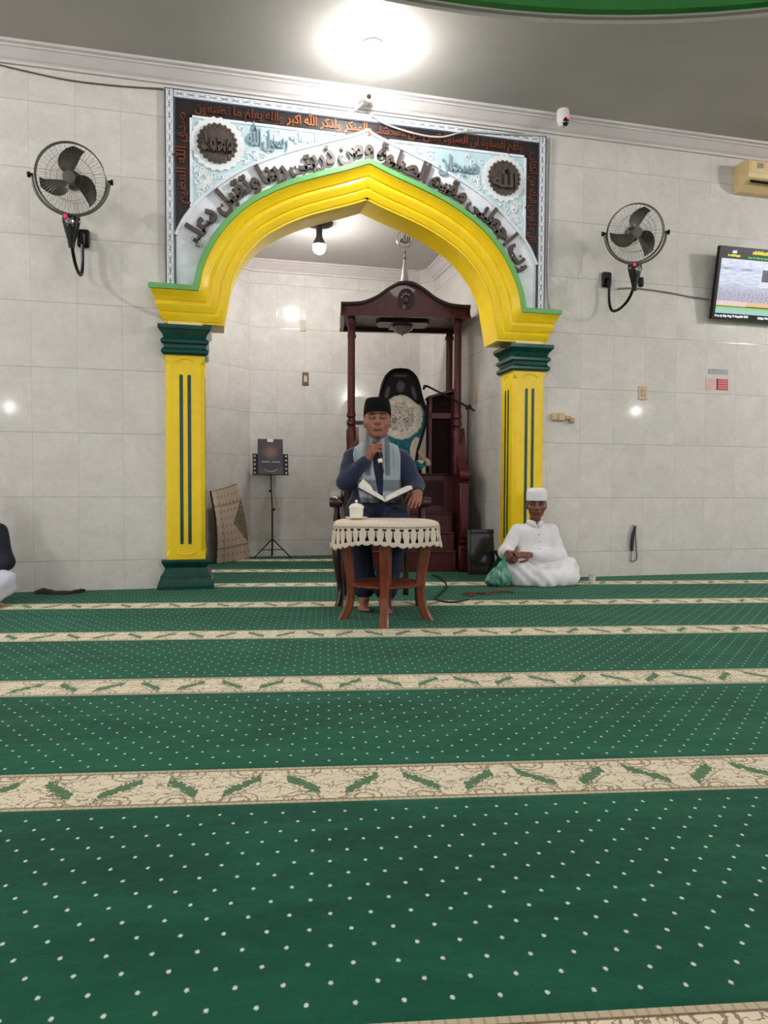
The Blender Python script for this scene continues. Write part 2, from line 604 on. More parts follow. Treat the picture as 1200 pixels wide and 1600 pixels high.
# outer side walls of the hall (outside the frame, they close the room; the back stays open to the veranda)
for nm, xx in (('wall_left', X0), ('wall_right', X1)):
    b = MB()
    b.add([(xx, Y0, 0), (xx, 0, 0), (xx, 0, ZC), (xx, Y0, ZC)], [(0, 1, 2, 3)])
    structure(b.build(nm, M_TILE, uvf=lambda co, p: (co.y, co.z), fix=False))

# cornices
CORN = [(0.0, -0.135), (0.028, -0.135), (0.028, -0.115), (0.04, -0.105), (0.05, -0.1), (0.105, -0.045), (0.12, -0.04), (0.12, -0.028), (0.15, -0.022), (0.15, 0.0)]
def cornice(name, pts, z, flip=1, k=1.0):
    b = MB()
    path = []
    n = len(pts)
    nrm = []
    for p, q in zip(pts, pts[1:]):
        d = Vector((q[0] - p[0], q[1] - p[1], 0)).normalized()
        nrm.append(Vector((d.y, -d.x, 0)) * flip)
    for i, p in enumerate(pts):
        if i == 0: u = nrm[0]
        elif i == n - 1: u = nrm[-1]
        else:
            u = nrm[i - 1] + nrm[i]
            u = u / max(0.2, u.dot(nrm[i]))
        path.append(((p[0], p[1], z), u, (0, 0, 1)))
    b.sweep(path, [(a * k, h * k) for a, h in CORN])
    return structure(b.build(name, M_CORN))
cornice('trim_3', [(X0, 0), (X1, 0)], ZC)
cornice('trim_4', apts, AZ, 1, 0.95)
# ------------------------------------------------------------------ lettering (joined Arabic letter forms, laid out right to left)
AR = {'ا': ('FE8D', 'FE8E'), 'أ': ('FE83', 'FE84'), 'إ': ('FE87', 'FE88'), 'آ': ('FE81', 'FE82'), 'ب': 'FE8F', 'ة': ('FE93', 'FE94'), 'ت': 'FE95', 'ث': 'FE99',
      'ج': 'FE9D', 'ح': 'FEA1', 'خ': 'FEA5', 'د': ('FEA9', 'FEAA'), 'ذ': ('FEAB', 'FEAC'), 'ر': ('FEAD', 'FEAE'), 'ز': ('FEAF', 'FEB0'),
      'س': 'FEB1', 'ش': 'FEB5', 'ص': 'FEB9', 'ض': 'FEBD', 'ط': 'FEC1', 'ظ': 'FEC5', 'ع': 'FEC9', 'غ': 'FECD', 'ف': 'FED1', 'ق': 'FED5',
      'ك': 'FED9', 'ل': 'FEDD', 'م': 'FEE1', 'ن': 'FEE5', 'ه': 'FEE9', 'و': ('FEED', 'FEEE'), 'ى': ('FEEF', 'FEF0'), 'ي': 'FEF1', 'ء': ('FE80',)}
LAM_ALEF = {'ا': ('FEFB', 'FEFC'), 'إ': ('FEF9', 'FEFA'), 'أ': ('FEF7', 'FEF8')}
def shape_word(w_):
    if w_ == 'الله':
        return '\uFDF2'
    units = []
    i = 0
    while i < len(w_):
        if w_[i] == 'ل' and i + 1 < len(w_) and w_[i + 1] in LAM_ALEF:
            units.append(LAM_ALEF[w_[i + 1]])
            i += 2
        else:
            units.append(AR[w_[i]])
            i += 1
    out = []
    for k, u in enumerate(units):
        dual = isinstance(u, str)
        prev = k > 0 and isinstance(units[k - 1], str) and not (isinstance(u, tuple) and len(u) == 1)
        nxt = dual and k + 1 < len(units) and not (isinstance(units[k + 1], tuple) and len(units[k + 1]) == 1)
        if dual:
            base = int(u, 16)
            out.append(chr(base + (3 if prev and nxt else 1 if prev else 2 if nxt else 0)))
        else:
            out.append(chr(int(u[1] if prev and len(u) > 1 else u[0], 16)))
    return ''.join(reversed(out))
def glyphs(text, size=1.0, depth=0.05, bold=0.0, res=2):
    """returns vertices (x, y, z) and faces of a line of text starting at x = 0, z from 0 to depth"""
    cu = bpy.data.curves.new('lettering', 'FONT')
    cu.body = text
    cu.size = size
    cu.extrude = depth / 2
    cu.offset = bold
    cu.resolution_u = res
    o = bpy.data.objects.new('lettering', cu)
    COL.objects.link(o)
    bpy.context.view_layer.update()
    ev = o.evaluated_get(bpy.context.evaluated_depsgraph_get())
    me = ev.to_mesh()
    vs = [(v.co.x, v.co.y, v.co.z + depth / 2) for v in me.vertices]
    fs = [tuple(p.vertices) for p in me.polygons]
    ev.to_mesh_clear()
    bpy.data.objects.remove(o)
    bpy.data.curves.remove(cu)
    if vs:
        x0 = min(v[0] for v in vs)
        vs = [(v[0] - x0, v[1], v[2]) for v in vs]
    return vs, fs
def extent(vs):
    return max(v[0] for v in vs), min(v[1] for v in vs), max(v[1] for v in vs)
def arabic_line(words, gap, size, depth, bold, res=2):
    """list of (x offset, verts, faces) per word, left to right, and the full width"""
    x = 0.0
    out = []
    for w_ in reversed(words):
        vs, fs = glyphs(shape_word(w_), size, depth, bold, res)
        if not vs:
            continue
        out.append((x, vs, fs))
        x += extent(vs)[0] + gap
    return out, x - gap

# ------------------------------------------------------------------ calligraphy panel around the arch
WO = smooth_curve([(0, 4.19), (0.1, 4.137), (0.4, 4.03), (0.78, 3.885), (1.16, 3.69), (1.45, 3.455), (1.6, 3.28), (1.69, 3.12), (1.7, 3.09)], 8)
def slab(cols, y0, y1):
    """cols: list of (x, zlo, zhi); a plate between y0 (front) and y1"""
    b = MB()
    rows = []
    for x, lo, hi in cols:
        rows.append([(x, y1, lo), (x, y0, lo), (x, y0, hi), (x, y1, hi)])
    b.grid(rows)
    n = len(b.v)
    b.f.append((0, 1, 2, 3)); b.m.append(0)
    b.f.append((n - 4, n - 3, n - 2, n - 1)); b.m.append(0)
    return b
def span(a, b_, n):
    return [a + (b_ - a) * i / n for i in range(n + 1)]
panel = thing('calligraphy_panel', 'carved plaster panel of calligraphy framing the yellow arch, white, light blue and black', 'wall panel', (CX, 0, 2.64))
PO = Vector((-CX, 0, -2.64))
def on_panel(b, name, m, smooth=False, parent=None, **k):
    b.v = [(x - CX, y, z - 2.64) for x, y, z in b.v]
    return b.build(name, m, parent or panel, smooth, **k)
PL, PR, PT = -0.44, 3.13, 4.335
BL, BR, BT = -0.35, 3.04, 4.246
IL, IR, IT = -0.233, 2.923, 4.127
cols = [(x, arch_z(abs(x - CX), AO) - 0.06 if abs(x - CX) < HALF else 2.6, PT) for x in span(PL, PR, 120)]
on_panel(slab(cols, -0.012, 0.0), 'field', M_WHITEBLUE)
cols = [(x, min(arch_z(abs(x - CX), WO), BT - 0.002), BT) for x in span(BL, IL, 10)]
band_cols = cols + [(x, max(IT, min(arch_z(abs(x - CX), WO), BT - 0.01)), BT) for x in span(IL + 1e-4, IR - 1e-4, 120)] + [(x, min(arch_z(abs(x - CX), WO), BT), BT) for x in span(IR, BR, 10)]
on_panel(slab(band_cols, -0.02, -0.01), 'black_band', M_BLACKBAND)
random.seed(11)
def scrolls(b, side):
    b.mi = 1
    cnt = 0
    tries = 0
    while cnt < 62 and tries < 4000:
        tries += 1
        x = random.uniform(IL + 0.05, CX - 0.36) if side < 0 else random.uniform(CX + 0.36, IR - 0.05)
        z = random.uniform(3.42, 4.08)
        zl = arch_z(abs(x - CX), WO)
        if z < zl + 0.035 or z > IT - 0.05:
            continue
        if math.hypot(x - (0.0 if side < 0 else 2.69), z - 3.9) < 0.255:
            continue
        if (0.24 < x < 0.95 or 2.0 < x < 2.43) and z > 3.88 and random.random() < 0.93:
            continue
        r = random.uniform(0.014, 0.032)
        a0 = random.uniform(0, 2 * PI)
        sg = random.choice((-1, 1))
        pts = []
        for k in range(12):
            rr = r * (1 - k / 15)
            a = a0 + sg * k * 0.55
            px, pz = x + rr * math.cos(a), z + rr * math.sin(a)
            pz = max(pz, arch_z(abs(px - CX), WO) + 0.01)
            pts.append((px, -0.02, pz))
        b.tube(pts, [0.008 - 0.0004 * k for k in range(12)], 5)
        cnt += 1
    b.mi = 0

sl = 0.022
for lo_, hi_ in ((IL + sl, CX - 0.33), (CX + 0.33, IR - sl)):
    cols = [(x, min(arch_z(abs(x - CX), WO), IT - sl - 0.001), IT - sl) for x in span(lo_, hi_, 60)]
    b = slab(cols, -0.016, -0.01)
    scrolls(b, -1 if lo_ < CX - 0.5 else 1)
    on_panel(b, 'spandrel_field', [M_LBLUE, M_RELIEF_W])
# raised rims
b = MB()
for sg in (-1, 1):
    pts = [(CX + sg * t, -0.02, z) for t, z in WO]
    b.tube(pts, 0.016, 6)
on_panel(b, 'arch_rim', M_WHITEBLUE, True)
b = MB()
def bar(x0, z0, x1, z1, y0=-0.028, y1=0.0):
    b.box(((x0 + x1) / 2, (y0 + y1) / 2, (z0 + z1) / 2), (abs(x1 - x0), abs(y1 - y0), abs(z1 - z0)))
bar(IL, 3.335, IL + sl, IT)
bar(IR - sl, 3.335, IR, IT)
bar(IL, IT - sl, CX - 0.21, IT)
bar(CX + 0.21, IT - sl, IR, IT)
on_panel(b, 'inner_rim', M_WHITEBLUE)
# chain border
def chain_material(name, axis):
    m, nt, bs = newmat(name)
    (x, y, z), v = coords(nt)
    a, cr = (z, x) if axis == 'z' else (x, z)
    # cr is the distance across the strip, counted by the caller so that 0 is its middle
    per = 0.095
    k = a / per
    fr = (k - (k + 0.5).floor())
    off = cr
    ring_ = ((fr * fr) * 5.2 + (off * off) * 3400.0)
    link = (ring_ - 1.0).abs().lt(0.22)
    dash = (off.abs().lt(0.0035)) * (fr.abs().gt(0.12))
    edge = off.abs().gt(0.0275) * off.abs().lt(0.033)
    n = noise(nt, v, 60.0)
    f = (link * (n.gt(0.45)) * 0.8).mx(dash * 0.85).mx(edge * 0.75)
    nt.links.new(mix(nt, f, rgb(228, 232, 238), rgb(70, 76, 92)), bs.inputs['Base Color'])
    bs.inputs['Roughness'].default_value = 0.5
    return m
M_CHAIN_V = chain_material('white_chain_border_upright', 'z')
M_CHAIN_H = chain_material('white_chain_border_level', 'x')
FW = 0.066
for nm, c_, s_, m_ in (('border_strip', (PL + FW / 2 + 0.006, -0.014, (2.64 + PT) / 2), (FW, 0.028, PT - 2.64), M_CHAIN_V),
                       ('border_strip', (PR - FW / 2 - 0.006, -0.014, (2.64 + PT) / 2), (FW, 0.028, PT - 2.64), M_CHAIN_V),
                       ('border_strip', ((PL + PR) / 2, -0.014, PT - FW / 2 - 0.006), (PR - PL - 2 * FW - 0.02, 0.028, FW), M_CHAIN_H)):
    b = MB()
    b.box((0, 0, 0), s_)
    o = b.build(nm, m_, panel)
    o.location = (c_[0] - CX, c_[1], c_[2] - 2.64)
b = MB()
for x in (PL + 0.003, BL - 0.006):
    bar(x - 0.003, 2.64, x + 0.003, PT - (0 if x < PL + .01 else 0.085), -0.03)
for x in (PR - 0.003, BR + 0.006):
    bar(x - 0.003, 2.64, x + 0.003, PT - (0 if x > PR - .01 else 0.085), -0.03)
bar(PL, PT - 0.006, PR, PT, -0.03)
bar(BL - 0.01, BT + 0.004, BR + 0.01, BT + 0.01, -0.03)
on_panel(b, 'border_line', M_NAVYLINE)

# raised letters following the arch
def arc_table(off):
    pts = [(CX - t, z) for t, z in reversed(AO)] + [(CX + t, z) for t, z in AO[1:]]
    P = [np.array(p) for p in pts]
    N_ = []
    for i in range(len(P)):
        d = P[min(i + 1, len(P) - 1)] - P[max(i - 1, 0)]
        d = d / np.linalg.norm(d)
        N_.append(np.array((-d[1], d[0])))
    Q = [p + n * off for p, n in zip(P, N_)]
    # soften the frame at the cusp
    for _ in range(6):
        N_ = [N_[0]] + [(N_[i - 1] + 2 * N_[i] + N_[i + 1]) / np.linalg.norm(N_[i - 1] + 2 * N_[i] + N_[i + 1]) for i in range(1, len(N_) - 1)] + [N_[-1]]
    S = [0.0]
    for a, c_ in zip(Q, Q[1:]):
        S.append(S[-1] + float(np.linalg.norm(c_ - a)))
    return np.array(Q), np.array(N_), np.array(S)
AQ, AN, AS = arc_table(0.075)
def on_arc(s, h):
    q = np.array([np.interp(s, AS, AQ[:, 0]), np.interp(s, AS, AQ[:, 1])])
    n = np.array([np.interp(s, AS, AN[:, 0]), np.interp(s, AS, AN[:, 1])])
    n /= np.linalg.norm(n)
    return q + n * h
ARCH_WORDS = 'رب اجعلني مقيم الصلوة ومن ذريتي ربنا وتقبل دعاء'.split()
line, W = arabic_line(ARCH_WORDS, 0.04, 0.31, 0.03, 0.012, 3)
s0, s1 = 0.36, AS[-1] - 0.36
for x, vs, fs in line:
    b = MB()
    pts = []
    for vx, vy, vz in vs:
        p = on_arc(s0 + (x + vx) / W * (s1 - s0), vy * 0.74 + 0.004)
        pts.append((p[0], -0.012 - 0.012 - vz, p[1]))
    b.add(pts, fs)
    for (ax, ay) in ((0.15, 0.05), (0.5, 0.09), (0.85, 0.05)):      # studs behind the letters
        p = on_arc(s0 + (x + ax * extent(vs)[0]) / W * (s1 - s0), ay)
        b.box((p[0], -0.016, p[1]), (0.02, 0.024, 0.02))
    on_panel(b, 'raised_word', M_LETTER, fix=False)
# copper text on the black band, brighter over part of the top line
TOP = 'واقم الصلوة ان الصلوة تنهى عن الفحشاء والمنكر ولذكر الله اكبر والله يعلم ما تصنعون'.split()
RIGHT = 'اتل ما اوحي اليك من الكتاب'.split()
LEFT = 'صدق الله العظيم'.split()
def band_text(words, place, length, h, m_of):
    line, W = arabic_line(words, 0.035, h / 0.95, 0.012, 0.002, 2)
    for x, vs, fs in line:
        b = MB()
        pts = [place((x + vx) / W * length, vy) for vx, vy, vz in vs]
        b.add([(p[0], -0.02 - vz_, p[1]) for p, vz_ in zip(pts, [v[2] for v in vs])], fs)
        on_panel(b, 'band_word', m_of(x / W), fix=False)
band_text(TOP, lambda s, h: (BL + 0.16 + s, IT + 0.037 + h), BR - BL - 0.32, 0.105, lambda f: M_COPPER if 0.2 < f < 0.47 else M_COPPER_DK)
band_text(RIGHT, lambda s, h: (IR + 0.037 + h, 4.16 - s), 0.86, 0.105, lambda f: M_COPPER_DK)
band_text(LEFT, lambda s, h: (IL - 0.037 - h, 3.36 + s), 0.78, 0.105, lambda f: M_COPPER_DK)
# medallions
def medallion(x, z, word, r):
    b = MB()
    n = 120
    b.prism([(x + r * 1.28 * (1 + 0.035 * math.cos(22 * 2 * PI * k / n)) * math.cos(2 * PI * k / n), z + r * 1.28 * (1 + 0.035 * math.cos(22 * 2 * PI * k / n)) * math.sin(2 * PI * k / n)) for k in range(n)], -0.03, -0.012)
    med = on_panel(b, 'medallion', M_RELIEF_W)
    b = MB()
    star = [(x + r * (1.0 if k % 2 == 0 else 0.9) * math.cos(PI * k / 22), z + r * (1.0 if k % 2 == 0 else 0.9) * math.sin(PI * k / 22)) for k in range(44)]
    b.prism(star, -0.046, -0.028)
    for k in range(22):
        a = 2 * PI * k / 22
        b.tube([(x + r * 0.9 * math.cos(a), -0.046, z + r * 0.9 * math.sin(a)), (x + r * 0.78 * math.cos(a + .1), -0.05, z + r * 0.78 * math.sin(a + .1))], 0.006, 5)
    on_panel(b, 'dark_star', M_LETTER, parent=med)
    b = MB()
    vs, fs = glyphs(shape_word(word), r * 1.15, 0.03, 0.006, 3)
    w_, lo, hi = extent(vs)
    k = 1.5 * r / w_
    ky = min(1.25 * r / (hi - lo), 2.6 * k)
    b.add([(x + (vx - w_ / 2) * k, -0.045 - vz, z + (vy - (lo + hi) / 2) * ky) for vx, vy, vz in vs], fs)
    on_panel(b, 'medallion_word', M_LETTER, fix=False, parent=med)
medallion(0.0, 3.905, 'محمد', 0.178)
medallion(2.69, 3.885, 'الله', 0.17)
# relief lettering and scrolls in the spandrels
def spandrel_text(words, x0, x1, zfun, size, m):
    line, W = arabic_line(words, 0.03, size, 0.02, 0.004, 2)
    for x, vs, fs in line:
        b = MB()
        b.add([(x0 + (x + vx) / W * (x1 - x0), -0.016 - vz, zfun(x0 + (x + vx) / W * (x1 - x0)) + vy) for vx, vy, vz in vs], fs)
        on_panel(b, 'relief_word', m, fix=False)
spandrel_text('رسول الله'.split(), 0.26, 0.62, lambda x: 3.93 + 0.02 * (x - 0.26), 0.2, M_RELIEF_B)
spandrel_text('صلى عليه'.split(), 0.64, 0.95, lambda x: 4.0 + 0.03 * (x - 0.26), 0.11, M_RELIEF_W)
spandrel_text('سبحان'.split(), 2.03, 2.42, lambda x: 3.9, 0.21, M_RELIEF_B)
# ------------------------------------------------------------------ the arch moulding
arch = thing('arch_moulding', 'yellow pointed arch moulding with a light green edge between the two pillars', 'arch', (CX, 0, 2.3))
base_path = [(CX - HALF - 0.6, 2.64)] + [(CX - t, z) for t, z in reversed(AO)] + [(CX + t, z) for t, z in AO[1:]] + [(CX + HALF + 0.6, 2.64)]
def arch_sweep(prof, name, m, returns=True, parent=None):
    P = [np.array(p) for p in base_path]
    n = len(P)
    seg = [(P[i + 1] - P[i]) / np.linalg.norm(P[i + 1] - P[i]) for i in range(n - 1)]
    right = [np.array((d[1], -d[0])) for d in seg]
    rows = []
    for i in range(n):
        if i == 0: nn = right[0]
        elif i == n - 1: nn = right[-1]
        else:
            nn = right[i - 1] + right[i]
            nn = nn / max(0.25, float(nn @ right[i]))
        row = []
        for w_, d in prof:
            q = P[i] + nn * w_
            if i == 0: q[0] = -0.445 - max(d, 0) * 0.98
            if i == n - 1: q[0] = 3.135 + max(d, 0) * 0.98
            row.append((q[0] - CX, -d, q[1] - 2.3))
        rows.append(row)
    if returns:
        rows = [[(-0.445 - CX, 0.0, p[2]) for p in rows[0]]] + rows + [[(3.135 - CX, 0.0, p[2]) for p in rows[-1]]]
    b = MB()
    b.grid(rows)
    return b.build(name, m, arch if parent is None else parent, 'x')
arch_sweep([(0.0, 0.0), (0.0, 0.128), (0.006, 0.134), (0.045, 0.134), (0.05, 0.12)], 'green_edge', M_LGREEN)
arch_sweep([(0.05, 0.12), (0.056, 0.122), (0.06, 0.116), (0.125, 0.083), (0.127, 0.072), (0.14, 0.074), (0.155, 0.08), (0.165, 0.078), (0.215, 0.052), (0.217, 0.042),
            (0.228, 0.044), (0.238, 0.05), (0.246, 0.048), (0.29, 0.026), (0.292, 0.018), (0.31, 0.018), (0.312, 0.0), (0.312, -TH)], 'yellow_bands', M_YELLOW)

# ------------------------------------------------------------------ pillars
def pillar(x, label):
    pw, pd = 0.33, 0.34
    t = thing('pillar', label, 'pillar', (x, 0.12, 0.0), 0, 'pillars of the arch')
    def ringprof(prof, name, m):
        b = MB()
        rows = []
        for o_, z in prof:
            hx, hy = pw / 2 + o_, pd / 2 + o_
            rows.append([(-hx, -hy, z), (hx, -hy, z), (hx, hy, z), (-hx, hy, z)])
        b.grid(rows, True)
        n = len(b.v)
        b.f.append((0, 1, 2, 3)); b.m.append(0)
        b.f.append((n - 4, n - 3, n - 2, n - 1)); b.m.append(0)
        return b.build(name, m, t)
    ringprof([(0.075, 0.0), (0.075, 0.03), (0.068, 0.06), (0.055, 0.085), (0.05, 0.1), (0.05, 0.115), (0.025, 0.15), (0.012, 0.185), (0.03, 0.215), (0.04, 0.235), (0.04, 0.258), (0.0, 0.26)], 'base', M_DGREEN)
    ringprof([(0.008, 2.045), (0.02, 2.05), (0.034, 2.065), (0.034, 2.085), (0.012, 2.11), (0.016, 2.135), (0.038, 2.15), (0.038, 2.172), (0.014, 2.195), (0.024, 2.225), (0.05, 2.255), (0.06, 2.268), (0.06, 2.3), (0.0, 2.305)], 'capital', M_DGREEN)
    ringprof([(-0.02, 2.3), (-0.02, 2.34)], 'neck', M_CREAM)
    # shaft with chamfered arrises and carved arches at both ends of each face
    b = MB()
    ch = 0.035
    hx, hy = pw / 2, pd / 2
    def octo(cc):
        return [(-hx + cc, -hy), (hx - cc, -hy), (hx, -hy + cc), (hx, hy - cc), (hx - cc, hy), (-hx + cc, hy), (-hx, hy - cc), (-hx, -hy + cc)]
    rows = [[(p[0], p[1], z) for p in octo(cc)] for z, cc in ((0.258, 0.003), (0.285, 0.004), (0.33, ch), (1.97, ch), (2.015, 0.004), (2.05, 0.003))]
    b.grid(rows, True)
    sh = b.build('shaft', M_YELLOW, t)
    b = MB()
    for a in (0, PI / 2, -PI / 2):
        M_ = Matrix.Rotation(a, 3, 'Z')
        for zc, sg in ((0.315, -1), (2.0, 1)):
            pts = [M_ @ Vector((0.075 * math.cos(u), -hy - 0.001 if a == 0 else -hx - 0.001, zc + sg * 0.034 * math.sin(u) - (0.018 * sg))) for u in [PI * k / 12 for k in range(13)]]
            b.tube(pts, 0.006, 5)
    b.build('carved_curve', M_YELLOW, sh, True)
    for a in (0, PI / 2, -PI / 2):
        M_ = Matrix.Rotation(a, 3, 'Z')
        d = hy if a == 0 else hx
        for dx in (-0.034, 0.034):
            b = MB()
            pr = [(dx + 0.0145 * math.cos(u), 0.405 - 0.0145 * abs(math.sin(u))) for u in [PI + PI * k / 8 for k in range(9)]] + \
                 [(dx + 0.0145 * math.cos(u), 1.865 + 0.0145 * math.sin(u)) for u in [PI * k / 8 for k in range(9)]]
            b.prism(pr, -d - 0.0025, -d + 0.01, 'xz', M_)
            b.build('flute', M_DGREEN, t)
    return t
pillar(-0.28, 'yellow pillar with two dark green flutes, left of the arch beside the bare wall')
pillar(2.975, 'yellow pillar with dark green flutes, behind the seated man in white')
# ------------------------------------------------------------------ furniture and fittings
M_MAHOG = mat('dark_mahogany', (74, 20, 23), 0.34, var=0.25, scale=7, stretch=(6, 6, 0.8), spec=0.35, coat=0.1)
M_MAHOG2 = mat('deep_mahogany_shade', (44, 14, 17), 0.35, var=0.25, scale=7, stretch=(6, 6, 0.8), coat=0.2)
M_TEAK = mat('red_brown_teak', (122, 58, 36), 0.3, var=0.22, scale=8, stretch=(7, 7, 0.9), coat=0.3)
M_CHAIRWOOD = mat('dark_chair_wood', (48, 20, 18), 0.28, var=0.2, scale=8, stretch=(6, 6, 1), coat=0.35)
M_BLACK = mat('black_plastic', (8, 8, 10), 0.35, var=0.2, scale=30, spec=0.25)
M_BLACKM = mat('black_metal', (22, 22, 24), 0.3, metal=0.4, var=0.2, scale=30)
M_CHROME = mat('chrome', (200, 200, 205), 0.15, metal=1.0, var=0.04)
M_SILVER = mat('silver_finial_metal', (176, 174, 172), 0.28, metal=0.9, var=0.08, scale=20)
M_WHITEP = mat('white_plastic', (232, 230, 226), 0.35, var=0.03)
M_IVORY = mat('ivory_plastic', (206, 180, 148), 0.4, var=0.06)
M_RED = mat('red_plastic', (196, 28, 48), 0.3, var=0.1)
M_PORC = mat('white_porcelain', (238, 232, 220), 0.15, var=0.03, coat=0.3)
M_CAGE = mat('grey_wire', (96, 94, 88), 0.35, metal=0.5, var=0.1)
M_BLADE = mat('dark_brown_blade', (62, 57, 50), 0.4, var=0.12)
M_BROWNP = mat('brown_switch_plate', (98, 78, 66), 0.4, var=0.12)
M_CABLE_W = mat('grey_white_cable', (190, 188, 184), 0.5, var=0.05)
M_CABLE_K = mat('black_cable', (20, 20, 20), 0.5, var=0.1)
M_CABLE_R = mat('dark_red_cable', (110, 34, 30), 0.5, var=0.1)
M_BULB = glow('lit_bulb_glass', (1.0, 0.97, 0.94, 1), MAIN_BULB / (4 * PI * PI * 0.06 ** 2))
M_BULB2 = glow('lit_alcove_bulb_glass', (1.0, 0.96, 0.92, 1), ALCOVE_BULB / (4 * PI * PI * 0.07 ** 2))

# ceiling bulbs
def ceiling_bulb(label, loc, m, r, drop, base_r, hm):
    t = thing('ceiling_bulb', label, 'light bulb', loc)
    b = MB()
    b.lathe([(base_r, 0.0), (base_r, -0.012), (base_r * 0.85, -0.022), (base_r * 0.4, -0.03), (0.034, -0.036), (0.032, -drop + r * 0.9), (0.0, -drop + r * 0.9)], n=28)
    b.build('lamp_holder', hm, t, True)
    b = MB()
    b.sphere((0, 0, -drop), (r, r, r * 1.1), 16)
    bl = b.build('bulb', m, t, 'all')
    if base_r < 0.1:
        return
    b = MB()
    b.lathe([(0.03, -drop + r * 2.1), (0.036, -drop + r * 1.5), (r * 0.98, -drop + r * 0.62), (r * 1.06, -drop + r * 0.4), (r * 1.06, -drop + r * 0.3)], n=28)
    b.build('bulb_collar', hm, bl, True)
ceiling_bulb('bright white bulb on the hall ceiling above the arch', (1.235, -0.76, ZC), M_BULB, 0.06, 0.19, 0.085, M_WHITEP)
ceiling_bulb('small lit bulb hanging from the alcove ceiling behind the arch', (1.08, 1.26, AZ), M_BULB2, 0.07, 0.26, 0.15, mat('grey_lamp_rose', (60, 54, 50), 0.6))

